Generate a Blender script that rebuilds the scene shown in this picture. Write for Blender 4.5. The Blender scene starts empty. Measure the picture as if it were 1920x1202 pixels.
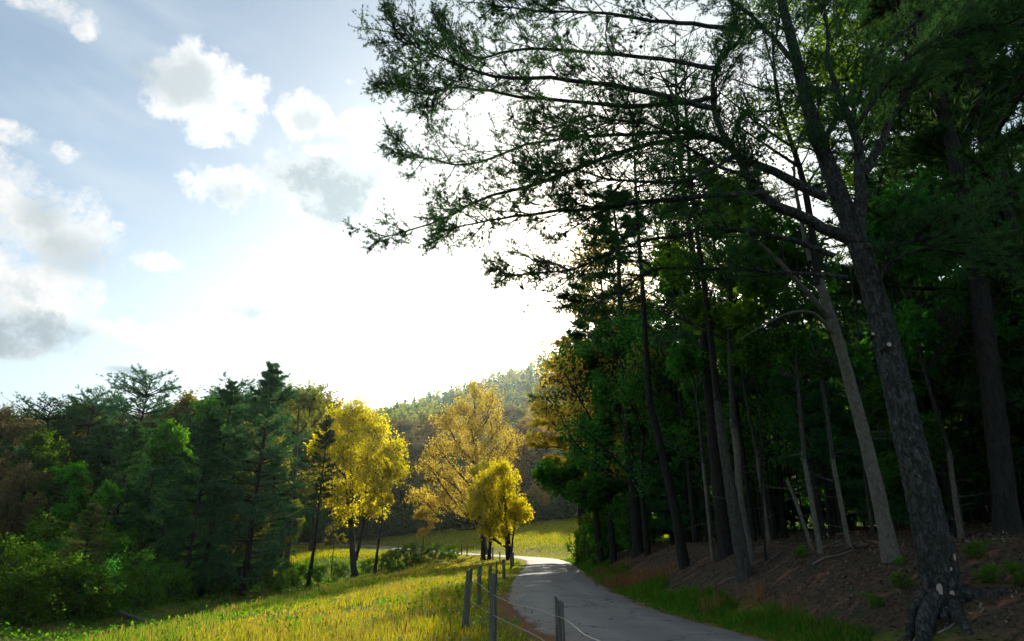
import bpy, math
import numpy as np
from mathutils import Vector

# ------------------------------------------------------------------ camera, world, sun, exposure
sc = bpy.context.scene
COL = sc.collection
W, HPX, F = 1920.0, 1202.0, 1173.0
PITCH = math.radians(19.5)
CP, SP = math.cos(PITCH), math.sin(PITCH)
EYE = 1.6
cam_d = bpy.data.cameras.new('camera')
cam = bpy.data.objects.new('camera', cam_d)
COL.objects.link(cam)
cam_d.sensor_width = 36.0
cam_d.lens = 36.0 * F / W
cam_d.clip_start = 0.05
cam_d.clip_end = 4000
cam.location = (0, 0, EYE)
cam.rotation_euler = (math.pi / 2 + PITCH, 0, 0)
sc.camera = cam

SUN_AZ, SUN_EL = math.radians(8.25), math.radians(24.7)      # azimuth from +Y towards +X
SUNV = Vector((math.sin(SUN_AZ) * math.cos(SUN_EL), math.cos(SUN_AZ) * math.cos(SUN_EL), math.sin(SUN_EL)))
sd = bpy.data.lights.new('sun', 'SUN')
sd.energy = 5.0
sd.angle = math.radians(0.55)
sd.color = (1.0, 0.91, 0.72)
sun = bpy.data.objects.new('sun', sd)
COL.objects.link(sun)
sun.rotation_euler = (-SUNV).to_track_quat('-Z', 'Y').to_euler()
sun.location = SUNV * 300

sc.view_settings.view_transform = 'Standard'
sc.view_settings.look = 'None'
sc.view_settings.gamma = 1.0
sc.view_settings.exposure = 0.5
SKY_STRENGTH = 0.110

sc.cycles.max_bounces = 4
sc.cycles.diffuse_bounces = 2
sc.cycles.glossy_bounces = 2
sc.cycles.transmission_bounces = 2
sc.cycles.transparent_max_bounces = 4
sc.cycles.volume_bounces = 0
sc.cycles.caustics_reflective = False
sc.cycles.caustics_refractive = False
sc.cycles.use_adaptive_sampling = True
sc.cycles.adaptive_threshold = 0.03


def pix_dir(px, py):
    x = (px - W / 2) / F
    z = (HPX / 2 - py) / F
    return np.array([x, CP - z * SP, SP + z * CP])


def P(px, py, Y):
    """world point seen at photo pixel (px,py) at world depth Y"""
    d = pix_dir(px, py)
    t = Y / d[1]
    return np.array([d[0] * t, Y, EYE + d[2] * t])


def azel(px, py):
    d = pix_dir(px, py)
    d = d / np.linalg.norm(d)
    return math.atan2(d[0], d[1]), math.asin(d[2])


class NT:
    """tiny helper to write node trees"""
    def __init__(self, tree):
        self.t = tree
        self.t.nodes.clear()

    def n(self, typ, ins=None, **props):
        nd = self.t.nodes.new(typ)
        for k, v in props.items():
            setattr(nd, k, v)
        for k, v in (ins or {}).items():
            s = nd.inputs[k]
            if isinstance(v, bpy.types.NodeSocket):
                self.t.links.new(v, s)
            elif isinstance(v, bpy.types.Node):
                self.t.links.new(v.outputs[0], s)
            else:
                s.default_value = v
        return nd

    def m(self, op, a, b=None, c=None, clamp=False):
        ins = {0: a}
        if b is not None:
            ins[1] = b
        if c is not None:
            ins[2] = c
        return self.n('ShaderNodeMath', ins, operation=op, use_clamp=clamp).outputs[0]

    def sstep(self, v, a, b, lo=0.0, hi=1.0):
        return self.n('ShaderNodeMapRange', {0: v, 1: a, 2: b, 3: lo, 4: hi}, interpolation_type='SMOOTHSTEP').outputs[0]

    def mixc(self, f, a, b):
        nd = self.t.nodes.new('ShaderNodeMix')
        nd.data_type = 'RGBA'
        for i, v in ((0, f), (6, a), (7, b)):
            s = nd.inputs[i]
            if isinstance(v, bpy.types.NodeSocket):
                self.t.links.new(v, s)
            else:
                s.default_value = v if not isinstance(v, tuple) or len(v) == 4 else (*v, 1.0)
        return nd.outputs[2]

    def noise(self, vec, scale, detail=3.0, rough=0.5, dist=0.0):
        return self.n('ShaderNodeTexNoise', {'Vector': vec, 'Scale': scale, 'Detail': detail, 'Roughness': rough, 'Distortion': dist})


# ---- sky with clouds
world = bpy.data.worlds.new('World')
sc.world = world
world.use_nodes = True
w = NT(world.node_tree)
tc = w.n('ShaderNodeTexCoord').outputs['Generated']
sky = w.n('ShaderNodeTexSky', sky_type='NISHITA', sun_disc=False, sun_elevation=SUN_EL, sun_rotation=SUN_AZ,
          air_density=1.0, dust_density=1.6, ozone_density=1.0, altitude=300)
sep = w.n('ShaderNodeSeparateXYZ', {0: tc})
az = w.m('ARCTAN2', sep.outputs[0], sep.outputs[1])
el = w.m('ARCSINE', sep.outputs[2])
def cloud_noise(vec):
    a_ = w.noise(vec, 17.0, 7.0, 0.66).outputs[0]
    return w.m('MULTIPLY', w.m('SUBTRACT', a_, 0.5), 5.5)


nz = cloud_noise(tc)
tow = w.n('ShaderNodeVectorMath', {0: tc, 1: (SUNV.x * 0.012 + 0.014, SUNV.y * 0.012, SUNV.z * 0.012 + 0.010)}, operation='ADD').outputs[0]
nz_s = cloud_noise(tow)


azel_v = w.n('ShaderNodeCombineXYZ', {0: az, 1: el, 2: 0.0}).outputs[0]


def blob_field(blobs):
    out = None
    for (px, py, rx, ry) in blobs:
        a0, e0 = azel(px, py)
        a1, _ = azel(px + rx, py)
        _, e1 = azel(px, py - ry)
        sa, se = 1 / abs(a1 - a0), 1 / abs(e1 - e0)
        v = w.n('ShaderNodeVectorMath', {0: azel_v, 1: (sa, se, 0), 2: (-a0 * sa, -e0 * se, 0)}, operation='MULTIPLY_ADD').outputs[0]
        r2 = w.n('ShaderNodeVectorMath', {0: v, 1: v}, operation='DOT_PRODUCT').outputs['Value']
        out = r2 if out is None else w.m('MINIMUM', out, r2)
    return w.m('SUBTRACT', 1.0, out)


white = [(400, 180, 120, 95), (345, 130, 80, 45), (390, 245, 60, 45), (572, 222, 62, 58), (690, 235, 58, 42), (425, 350, 90, 48),
         (610, 345, 130, 80), (605, 285, 50, 26), (10, 420, 150, 130), (115, 435, 120, 95), (60, 560, 160, 115), (0, 590, 160, 100), (160, 430, 60, 50)]
wisps = [(105, 15, 85, 48), (150, 55, 34, 26), (30, -5, 70, 30), (40, 250, 95, 34), (120, 285, 70, 30), (655, 153, 22, 14), (780, 245, 90, 40), (690, 235, 75, 58), (300, 490, 80, 26), (120, 480, 140, 60), (210, 620, 120, 40)]
dark = [(620, 345, 125, 66), (640, 385, 80, 46), (50, 618, 150, 42), (-20, 630, 130, 45), (240, 695, 55, 10)]
soft_dark = [(460, 586, 36, 18), (345, 150, 95, 60), (130, 470, 90, 60), (80, 405, 70, 45), (575, 225, 40, 36), (430, 360, 60, 30)]
fw = w.m('MAXIMUM', blob_field(white), w.m('SUBTRACT', blob_field(wisps), 0.42))
fd = blob_field(dark)
fs = blob_field(soft_dark)
# fair-weather cumulus carries on round the rest of the sky
gen = w.noise(w.n('ShaderNodeVectorMath', {0: tc, 1: (1, 1, 2.2)}, operation='MULTIPLY').outputs[0], 2.2, 2.0, 0.55).outputs[0]
side = w.sstep(w.m('ABSOLUTE', az), 0.75, 1.1)
gen_f = w.m('SUBTRACT', w.m('MULTIPLY', w.m('SUBTRACT', gen, 0.52), w.m('MULTIPLY', side, 5.0)), w.m('MULTIPLY', w.m('SUBTRACT', 1.0, side), 3.0))
fw = w.m('MAXIMUM', fw, gen_f)
fw = w.m('MAXIMUM', fw, -1.5)
dens = w.m('ADD', fw, w.m('MULTIPLY', nz, 0.80))
mask = w.sstep(dens, -0.05, 0.95)
relief = w.sstep(w.m('SUBTRACT', nz_s, nz), -0.7, 0.9)
ddens = w.m('ADD', w.m('MAXIMUM', fd, -1.5), w.m('MULTIPLY', nz, 0.75))
sdens = w.m('ADD', w.m('MAXIMUM', fs, -1.5), w.m('MULTIPLY', nz, 0.6))
dmask = w.m('MAXIMUM', w.m('MAXIMUM', w.sstep(ddens, -0.3, 1.1), w.sstep(sdens, -0.3, 1.3, 0.0, 0.72)), w.m('MULTIPLY', w.m('MULTIPLY', relief, w.sstep(dens, 0.35, 1.1)), 0.5))
# thin high veil: wisps
veil = w.noise(w.n('ShaderNodeVectorMath', {0: tc, 1: (1.0, 0.7, 3.2)}, operation='MULTIPLY').outputs[0], 3.0, 4.0, 0.66).outputs[0]
veil = w.sstep(veil, 0.40, 0.85, 0.10, 0.65)
# bright hazy aureole of the low sun in moist air
dsun = w.n('ShaderNodeVectorMath', {0: tc, 1: tuple(SUNV)}, operation='DOT_PRODUCT').outputs['Value']
dsun = w.m('MAXIMUM', dsun, 0.0)
glow = w.m('ADD', w.m('MULTIPLY', w.m('POWER', dsun, 8.0), 0.9), w.m('MULTIPLY', w.m('POWER', dsun, 90.0), 9.0))
lowhaze = w.m('MULTIPLY', w.sstep(el, 0.54, 0.16), w.m('MULTIPLY', w.m('POWER', dsun, 6.0), 6.0))
skyc = w.n('ShaderNodeVectorMath', {0: sky.outputs[0], 1: (1.06, 1.12, 1.05)}, operation='MULTIPLY').outputs[0]
glowc = w.n('ShaderNodeVectorMath', {0: (1.0, 0.90, 0.76)}, operation='SCALE')
world.node_tree.links.new(w.m('ADD', glow, lowhaze), glowc.inputs['Scale'])
base = w.n('ShaderNodeVectorMath', {0: skyc, 1: glowc.outputs[0]}, operation='ADD').outputs[0]
base = w.mixc(veil, base, (5.0, 5.7, 6.1))
sunside = w.m('ADD', 0.8, w.m('MULTIPLY', w.m('POWER', dsun, 4.0), 1.0))
wc = w.n('ShaderNodeVectorMath', {0: (6.2, 6.2, 6.1)}, operation='SCALE')
world.node_tree.links.new(sunside, wc.inputs['Scale'])
c1 = w.mixc(w.m('MULTIPLY', mask, 0.95), base, wc.outputs[0])
dc = w.n('ShaderNodeVectorMath', {0: (2.2, 2.85, 3.25)}, operation='SCALE')
world.node_tree.links.new(w.m('ADD', 0.95, w.m('MULTIPLY', w.m('POWER', dsun, 4.0), 0.35)), dc.inputs['Scale'])
c2 = w.mixc(w.m('MULTIPLY', dmask, 0.9), c1, dc.outputs[0])
bg = w.n('ShaderNodeBackground', {0: c2, 1: SKY_STRENGTH})
w.n('ShaderNodeOutputWorld', {0: bg.outputs[0]})
world.cycles.sampling_method = 'MANUAL'
world.cycles.sample_map_resolution = 256

# ------------------------------------------------------------------ mesh helpers
rng = np.random.default_rng(7)


class MB:
    """collects triangles and quads, builds one mesh"""
    def __init__(self):
        self.v, self.t, self.q, self.tm, self.qm, self.n = [], [], [], [], [], 0

    def add(self, v, tris=None, quads=None, mat=0):
        v = np.asarray(v, np.float32).reshape(-1, 3)
        if tris is not None and len(tris):
            a = np.asarray(tris, np.int64).reshape(-1, 3) + self.n
            self.t.append(a)
            self.tm.append(np.full(len(a), mat, np.int32))
        if quads is not None and len(quads):
            a = np.asarray(quads, np.int64).reshape(-1, 4) + self.n
            self.q.append(a)
            self.qm.append(np.full(len(a), mat, np.int32))
        self.v.append(v)
        self.n += len(v)

    def mesh(self, name, mats, smooth=False):
        me = bpy.data.meshes.new(name)
        v = np.concatenate(self.v) if self.v else np.zeros((0, 3), np.float32)
        t = np.concatenate(self.t) if self.t else np.zeros((0, 3), np.int64)
        q = np.concatenate(self.q) if self.q else np.zeros((0, 4), np.int64)
        mi = np.concatenate([np.concatenate(self.tm) if self.tm else np.zeros(0, np.int32),
                             np.concatenate(self.qm) if self.qm else np.zeros(0, np.int32)])
        me.vertices.add(len(v))
        me.vertices.foreach_set('co', v.ravel())
        loops = np.concatenate([t.ravel(), q.ravel()]).astype(np.int32)
        me.loops.add(len(loops))
        me.loops.foreach_set('vertex_index', loops)
        tot = np.concatenate([np.full(len(t), 3), np.full(len(q), 4)]).astype(np.int32)
        st = np.concatenate([[0], np.cumsum(tot)[:-1]]).astype(np.int32) if len(tot) else np.zeros(0, np.int32)
        me.polygons.add(len(tot))
        me.polygons.foreach_set('loop_start', st)
        me.polygons.foreach_set('material_index', mi.astype(np.int32))
        me.polygons.foreach_set('use_smooth', np.full(len(tot), smooth, bool))
        for m in (mats if isinstance(mats, (list, tuple)) else [mats]):
            me.materials.append(m)
        me.update(calc_edges=True)
        return me


def nrm(a):
    return a / np.maximum(np.linalg.norm(a, axis=-1, keepdims=True), 1e-9)


def runit(n):
    return nrm(rng.normal(size=(n, 3)))


def tubes(mb, PTS, RAD, k=5, mat=0, cap=True, rough=0.0):
    """PTS (B,n,3), RAD (B,n): a batch of tapered tubes"""
    PTS = np.asarray(PTS, float)
    RAD = np.asarray(RAD, float)
    if PTS.ndim == 2:
        PTS, RAD = PTS[None], RAD[None]
    B, n, _ = PTS.shape
    T = np.gradient(PTS, axis=1)
    T = nrm(T)
    mean = nrm(PTS[:, -1] - PTS[:, 0])
    ax = np.zeros((B, 3))
    ax[np.arange(B), np.argmin(np.abs(mean), axis=1)] = 1
    U = nrm(np.cross(T, ax[:, None, :]))
    V = np.cross(T, U)
    an = np.linspace(0, 2 * np.pi, k, endpoint=False)
    R = RAD[:, :, None, None]
    if rough:
        R = R * (1 + rough * rng.normal(size=(B, n, k, 1)))
    ring = PTS[:, :, None, :] + R * (U[:, :, None, :] * np.cos(an)[None, None, :, None] + V[:, :, None, :] * np.sin(an)[None, None, :, None])
    idx = np.arange(B * n * k).reshape(B, n, k)
    a = idx[:, :-1, :]
    b = np.roll(idx, -1, axis=2)[:, :-1, :]
    c = np.roll(idx, -1, axis=2)[:, 1:, :]
    d = idx[:, 1:, :]
    quads = np.stack([a, b, c, d], -1).reshape(-1, 4)
    verts = ring.reshape(-1, 3)
    tris = None
    if cap:
        tips = PTS[:, -1, :] + T[:, -1, :] * RAD[:, -1:, ] * 0.3
        ti = B * n * k + np.arange(B)
        last = idx[:, -1, :]
        tris = np.stack([last, np.roll(last, -1, axis=1), np.repeat(ti[:, None], k, 1)], -1).reshape(-1, 3)
        verts = np.concatenate([verts, tips])
    mb.add(verts, tris, quads, mat)


def resample(path, n):
    """smooth Catmull-Rom resampling of a polyline"""
    p = np.asarray(path, float)
    if len(p) < 3:
        s = np.linspace(0, 1, n)[:, None]
        return p[0] * (1 - s) + p[-1] * s
    q = np.vstack([2 * p[0] - p[1], p, 2 * p[-1] - p[-2]])
    seg = len(p) - 1
    u = np.linspace(0, seg - 1e-6, n)
    i = np.floor(u).astype(int)
    f = (u - i)[:, None]
    a, b, c, d = q[i], q[i + 1], q[i + 2], q[i + 3]
    return 0.5 * ((2 * b) + (-a + c) * f + (2 * a - 5 * b + 4 * c - d) * f ** 2 + (-a + 3 * b - 3 * c + d) * f ** 3)


def leaves(mb, pos, size, up=0.25, mat=0, aspect=0.62, normal=None):
    """one folded leaf-shaped quad pair per position"""
    n = len(pos)
    d = runit(n)
    d[:, 2] -= 0.15
    d = nrm(d)
    nn = runit(n) + np.array([0, 0, up * 3]) * rng.choice([-1, 1], n)[:, None] * 0.6
    s = nrm(np.cross(d, nn))
    L = (size * rng.uniform(0.6, 1.3, n))[:, None]
    wv = s * L * aspect * 0.5
    v = np.stack([pos, pos + d * L * 0.5 + wv, pos + d * L, pos + d * L * 0.5 - wv], 1)
    q = np.arange(n * 4).reshape(n, 4)
    mb.add(v.reshape(-1, 3), None, q, mat)


def tufts(mb, pos, dirs, length, width, count=10, spread=0.75, mat=0):
    """needle tufts: slim triangles radiating from each shoot point"""
    n = len(pos)
    d = nrm(np.repeat(dirs, count, 0) + spread * rng.normal(size=(n * count, 3)))
    p = np.repeat(pos, count, 0)
    L = length * rng.uniform(0.6, 1.15, (n * count, 1))
    s = nrm(np.cross(d, rng.normal(size=d.shape))) * width * 0.5
    v = np.stack([p - s, p + s, p + d * L], 1).reshape(-1, 3)
    mb.add(v, np.arange(len(v)).reshape(-1, 3), None, mat)


def tag(o, label=None, cat=None, group=None, kind=None):
    if label:
        o['label'] = label
    if cat:
        o['category'] = cat
    if group:
        o['group'] = group
    if kind:
        o['kind'] = kind
    return o


def link(name, me, parent=None):
    o = bpy.data.objects.new(name, me)
    COL.objects.link(o)
    o.parent = parent
    return o


def empty(name, loc=(0, 0, 0)):
    o = bpy.data.objects.new(name, None)
    COL.objects.link(o)
    o.location = loc
    o.empty_display_size = 0.2
    return o


# ------------------------------------------------------------------ materials
def mat(name):
    m = bpy.data.materials.new(name)
    m.use_nodes = True
    return m, NT(m.node_tree)


def leaf_mat(name, cols, trans, tf=0.5, rough=0.6, objvar=0.25, patch=None):
    """cols: list of reflect colours over the leaves; trans: transmitted colour; both vary leaf by leaf"""
    m, t = mat(name)
    rnd = t.n('ShaderNodeNewGeometry').outputs['Random Per Island']
    oi = t.n('ShaderNodeObjectInfo').outputs['Random']
    ramp = t.n('ShaderNodeValToRGB', {0: rnd})
    cr = ramp.color_ramp
    while len(cr.elements) < len(cols):
        cr.elements.new(0.5)
    for i, c in enumerate(cols):
        cr.elements[i].position = i / max(1, len(cols) - 1)
        cr.elements[i].color = (*c, 1)
    val = t.m('ADD', 1.0 - objvar, t.m('MULTIPLY', oi, 2 * objvar))
    hs = t.n('ShaderNodeHueSaturation', {'Hue': t.m('ADD', 0.5 - 0.08 * objvar, t.m('MULTIPLY', oi, 0.16 * objvar)), 'Value': val, 'Color': ramp.outputs[0]})
    base_c = hs.outputs[0]
    if patch:
        pos = t.n('ShaderNodeNewGeometry').outputs['Position']
        f = t.sstep(t.noise(pos, patch[0], 4.0, 0.6).outputs[0], 0.45, 0.70, 0.0, 0.6)
        base_c = t.mixc(f, base_c, patch[1])
    ratio = tuple(trans[i] / max(1e-4, sum(c[i] for c in cols) / len(cols)) for i in range(3))
    tcol = t.n('ShaderNodeVectorMath', {0: base_c, 1: ratio}, operation='MULTIPLY').outputs[0]
    d = t.n('ShaderNodeBsdfDiffuse', {0: base_c})
    tr = t.n('ShaderNodeBsdfTranslucent', {0: tcol})
    mx = t.n('ShaderNodeMixShader', {0: tf, 1: d.outputs[0], 2: tr.outputs[0]})
    out = mx
    if rough < 0.6:
        g = t.n('ShaderNodeBsdfGlossy', {0: (1, 1, 1, 1), 'Roughness': rough})
        out = t.n('ShaderNodeMixShader', {0: 0.03, 1: mx.outputs[0], 2: g.outputs[0]})
    t.n('ShaderNodeOutputMaterial', {0: out.outputs[0]})
    return m


def bark_mat(name, c0, c1, scale=6.0, lichen=None, lich_amt=0.0, bump=0.5, stretch=0.25):
    m, t = mat(name)
    co = t.n('ShaderNodeTexCoord').outputs['Object']
    mp = t.n('ShaderNodeMapping', {0: co, 'Scale': (1, 1, stretch)}).outputs[0]
    wob = t.noise(mp, scale * 0.8, 3.0, 0.6)
    mp2 = t.n('ShaderNodeVectorMath', {0: mp, 1: t.n('ShaderNodeVectorMath', {0: wob.outputs[1], 'Scale': 0.12}, operation='SCALE').outputs[0]}, operation='ADD').outputs[0]
    ridge = t.noise(mp2, scale * 2.4, 4.0, 0.6, 0.8).outputs[0]
    plate = t.sstep(ridge, 0.36, 0.60)
    nz = t.noise(mp, scale * 7, 5.0, 0.7).outputs[0]
    f = t.m('MULTIPLY', t.m('ADD', 0.25, t.m('MULTIPLY', plate, 0.75)), t.m('ADD', 0.15, nz), clamp=True)
    col = t.mixc(f, c0, c1)
    if lichen:
        ln = t.noise(co, scale * 2.6, 5.0, 0.7).outputs[0]
        col = t.mixc(t.sstep(ln, 0.66 - lich_amt, 0.72 - lich_amt), col, lichen)
    b = t.n('ShaderNodeBump', {'Strength': bump, 'Distance': 0.05, 'Height': t.m('ADD', plate, t.m('MULTIPLY', nz, 0.5))})
    d = t.n('ShaderNodeBsdfPrincipled', {'Base Color': col, 'Roughness': 0.9, 'Normal': b.outputs[0]})
    d.inputs['Specular IOR Level'].default_value = 0.2
    t.n('ShaderNodeOutputMaterial', {0: d.outputs[0]})
    return m


M = {}
M['needle_near'] = leaf_mat('pine needles', [(.020, .070, .034), (.032, .095, .040), (.050, .120, .042)], (.07, .16, .03), 0.42)
M['needle_dark'] = leaf_mat('dark pine needles', [(.020, .098, .046), (.032, .125, .054), (.050, .150, .058)], (.07, .20, .05), 0.38)
M['needle_blue'] = leaf_mat('white pine needles', [(.022, .112, .058), (.036, .142, .068), (.055, .165, .072)], (.10, .24, .06), 0.38)
M['needle_tip'] = leaf_mat('young pine with pale shoots', [(.03, .10, .04), (.06, .12, .045), (.26, .20, .08)], (.18, .20, .04), 0.4)
M['needle_sunlit'] = leaf_mat('sunlit pine needles', [(.030, .080, .020), (.060, .105, .020), (.11, .12, .018)], (.62, .46, .015), 0.52)  # lit copy of the pine needles: sun gold put into the colour
M['leaf_yellow'] = leaf_mat('fresh yellow leaves', [(.16, .19, .010), (.24, .23, .012), (.32, .26, .010)], (.94, .80, .010), 0.68, objvar=0.08)
M['leaf_gold'] = leaf_mat('golden young leaves', [(.18, .13, .022), (.24, .175, .026), (.29, .20, .026)], (.88, .62, .06), 0.62, objvar=0.1)
M['leaf_green'] = leaf_mat('green leaves', [(.020, .095, .022), (.032, .125, .026), (.050, .150, .028)], (.10, .32, .02), 0.5)
M['leaf_bright'] = leaf_mat('bright spring leaves', [(.030, .130, .022), (.050, .175, .024), (.085, .200, .026)], (.20, .44, .015), 0.5)
M['leaf_olive'] = leaf_mat('olive spring leaves', [(.060, .100, .026), (.085, .125, .030), (.12, .14, .03)], (.36, .36, .03), 0.5)
M['leaf_bud'] = leaf_mat('reddish buds', [(.075, .075, .045), (.11, .10, .055), (.14, .115, .055)], (.30, .24, .08), 0.45)
M['leaf_rust'] = leaf_mat('rusty spring leaves', [(.12, .085, .025), (.16, .115, .03), (.19, .14, .035)], (.52, .33, .04), 0.5)
M['shrub'] = leaf_mat('shrub leaves', [(.022, .085, .016), (.040, .120, .018), (.075, .160, .020)], (.16, .34, .012), 0.48)
M['bark_pine'] = bark_mat('plated pine bark', (.008, .010, .010), (.095, .105, .100), 6.5, (.24, .27, .25), 0.04, 1.0, 0.4)
M['bark_dark'] = bark_mat('dark bark', (.008, .009, .008), (.034, .033, .029), 6.0)
M['bark_pale'] = bark_mat('smooth pale bark', (.06, .06, .05), (.16, .155, .13), 5.0, (.22, .23, .20), 0.03, 0.25, 0.7)
M['bark_grey'] = bark_mat('grey lichened bark', (.018, .02, .018), (.075, .078, .068), 7.0, (.17, .19, .165), 0.05, 0.4)
M['bark_tan'] = bark_mat('tan bark', (.035, .03, .022), (.11, .09, .07), 6.0)


def simple(name, col, rough=0.85, spec=0.2):
    m, t = mat(name)
    co = t.n('ShaderNodeTexCoord').outputs['Object']
    nz = t.noise(co, 14.0, 5.0, 0.6).outputs[0]
    c = t.mixc(nz, tuple(x * 0.6 for x in col), tuple(min(1, x * 1.4) for x in col))
    b = t.n('ShaderNodeBump', {'Strength': 0.3, 'Distance': 0.01, 'Height': nz})
    d = t.n('ShaderNodeBsdfPrincipled', {'Base Color': c, 'Roughness': rough, 'Normal': b.outputs[0]})
    d.inputs['Specular IOR Level'].default_value = spec
    t.n('ShaderNodeOutputMaterial', {0: d.outputs[0]})
    return m


M['cut'] = simple('cut wood', (.34, .30, .24))
M['cone'] = simple('pine cone', (.035, .026, .020))
M['stick'] = simple('weathered stick', (.13, .12, .10))
M['wire'] = simple('fence wire', (.30, .27, .23), 0.5, 0.5)
M['stone'] = simple('field stone', (.30, .28, .25))

# weathered post
m, t = mat('weathered post wood')
co = t.n('ShaderNodeTexCoord').outputs['Object']
mp = t.n('ShaderNodeMapping', {0: co, 'Scale': (1, 1, 0.06)}).outputs[0]
g1 = t.noise(mp, 60.0, 5.0, 0.65, 0.4).outputs[0]
g2 = t.noise(co, 7.0, 3.0, 0.6).outputs[0]
c = t.mixc(t.sstep(g1, 0.35, 0.65), (.035, .034, .030), (.15, .142, .125))
c = t.mixc(t.m('MULTIPLY', t.sstep(g2, 0.45, 0.7), 0.5), c, (.12, .13, .10))
b = t.n('ShaderNodeBump', {'Strength': 0.9, 'Distance': 0.012, 'Height': g1})
d = t.n('ShaderNodeBsdfPrincipled', {'Base Color': c, 'Roughness': 0.9, 'Normal': b.outputs[0]})
t.n('ShaderNodeOutputMaterial', {0: d.outputs[0]})
M['post'] = m

# ------------------------------------------------------------------ terrain
RC = np.array([(12.5, -18, 0), (8.6, -9, 0), (5.3, 0, 0), (3.75, 6, 0), (2.6, 12, 0), (1.95, 16, 0), (1.68, 20, 0), (1.75, 27, 0), (2.15, 36, 0), (2.65, 46, 0),
               (2.95, 56, 0), (2.75, 64, 0), (1.6, 70.5, .02), (-1.4, 77, .08), (-6.3, 85, .2), (-14.4, 98, .5), (-26, 116, 1.0), (-48, 140, 1.5), (-90, 170, 2.0), (-160, 200, 2.5)], float)
ROAD = resample(RC, 900)
RT = nrm(np.gradient(ROAD[:, :2], axis=0))
HALF = 1.78


def road_sd(x, y):
    """signed distance to the centre line (right positive), centre line height, index"""
    x = np.asarray(x, float).ravel()
    y = np.asarray(y, float).ravel()
    d = np.empty(len(x)); z = np.empty(len(x)); ii = np.empty(len(x), int)
    for s in range(0, len(x), 4000):
        dx = x[s:s + 4000, None] - ROAD[None, :, 0]
        dy = y[s:s + 4000, None] - ROAD[None, :, 1]
        i = np.argmin(dx * dx + dy * dy, axis=1)
        r = np.arange(len(i))
        sg = np.where(dx[r, i] * RT[i, 1] - dy[r, i] * RT[i, 0] > 0, 1, -1)
        d[s:s + 4000] = sg * np.hypot(dx[r, i], dy[r, i])
        z[s:s + 4000] = ROAD[i, 2]
        ii[s:s + 4000] = i
    return d, z, ii


def ss(v, a, b):
    u = np.clip((v - a) / (b - a), 0, 1)
    return u * u * (3 - 2 * u)


def vnoise(x, y, sc_, seed=0):
    """cheap smooth value noise"""
    r = np.random.default_rng(seed)
    g = r.uniform(-1, 1, (64, 64))
    u, v = x / sc_ + 31.7, y / sc_ + 17.3
    i, j = np.floor(u).astype(int), np.floor(v).astype(int)
    fu, fv = u - i, v - j
    fu, fv = fu * fu * (3 - 2 * fu), fv * fv * (3 - 2 * fv)
    G = lambda a, b_: g[a % 64, b_ % 64]
    return (G(i, j) * (1 - fu) + G(i + 1, j) * fu) * (1 - fv) + (G(i, j + 1) * (1 - fu) + G(i + 1, j + 1) * fu) * fv


def height(x, y, sink=True):
    shp = np.shape(x)
    x = np.asarray(x, float).ravel(); y = np.asarray(y, float).ravel()
    d, zr, _ = road_sd(x, y)
    R = d - HALF
    L = -d - HALF
    bankA = 1 - ss(y, 44, 60)
    right_far = ss(y, 50, 66)
    zb = 1.45 * ss(R, 0.6, 4.6) + 0.055 * np.maximum(R - 4, 0) + 0.12 * vnoise(x, y, 1.3, 1) * ss(R, 0.8, 2.5)
    zf = 0.155 * np.maximum(R - 1, 0) * np.clip(1 - (R - 1) / 260, 0.3, 1)
    zright = zb * bankA + zf * right_far * ss(R, 0, 8)
    zl = -0.108 * np.maximum(L - 0.6, 0) * (1 - ss(L, 14, 22)) - ss(L, 13, 20) * 1.9 * (1 - ss(L, 22, 34)) - 1.2 * ss(L, 20, 30)
    zl = np.maximum(zl, -3.2) * (1 - 0.55 * ss(y, 62, 85))
    z = zr + np.where(d > 0, zright, zl)
    # wooded hill behind the fields and the far ridge
    hill = 0.20 * np.clip(y - 140, 0, 93) + np.clip((y - 233) / 220, 0, 1) * (80 + 0.19 * np.clip(x, -150, 250))
    hill *= ss(y, 135, 160)
    hill = hill * (0.80 + 0.2 * ss(x, -120, 40))
    z = z + hill
    z = z + 0.05 * vnoise(x, y, 2.1, 3) * ss(np.abs(d), 2.2, 4) + 0.35 * vnoise(x, y, 17, 4) * ss(np.abs(d), 4, 16)
    if sink:
        z = z - 0.10 * (1 - ss(np.abs(d), HALF - 0.35, HALF - 0.02))
    return z.reshape(shp)


def hz(x, y):
    return float(height(np.array([x]), np.array([y]))[0])


def axis(segs):
    out = [segs[0][0]]
    for a, b, st in segs:
        n = max(1, int(round((b - a) / st)))
        out += list(np.linspace(a, b, n + 1)[1:])
    return np.array(out)


gx = axis([(-900, -300, 40), (-300, -80, 10), (-80, -24, 2), (-24, -6, .5), (-6, 14, .25), (14, 40, 1), (40, 100, 4), (100, 300, 12), (300, 900, 40)])
gy = axis([(-120, -20, 10), (-20, 2, 1), (2, 32, .27), (32, 80, .5), (80, 150, 1.5), (150, 260, 5), (260, 520, 10), (520, 1000, 30)])
GX, GY = np.meshgrid(gx, gy)
GZ = height(GX, GY)
ny, nx = GX.shape
idx = np.arange(nx * ny).reshape(ny, nx)
quads = np.stack([idx[:-1, :-1], idx[:-1, 1:], idx[1:, 1:], idx[1:, :-1]], -1).reshape(-1, 4)
gb = MB()
gb.add(np.stack([GX, GY, GZ], -1).reshape(-1, 3), None, quads)
gd, _, _ = road_sd(GX, GY)
fx, fy = GX.ravel(), GY.ravel()
R_, L_ = gd - HALF, -gd - HALF
wob = vnoise(fx, fy, 1.1, 9) * 0.5 + vnoise(fx, fy, 0.45, 10) * 0.3
litter = ss(R_ + wob, 0.9, 1.9) * (1 - ss(fy, 46, 60)) * (gd > 0)
woods_l = ss(L_ + wob * 2, 19.0, 24) * (gd < 0) * (1 - ss(fy, 58, 74))
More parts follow.
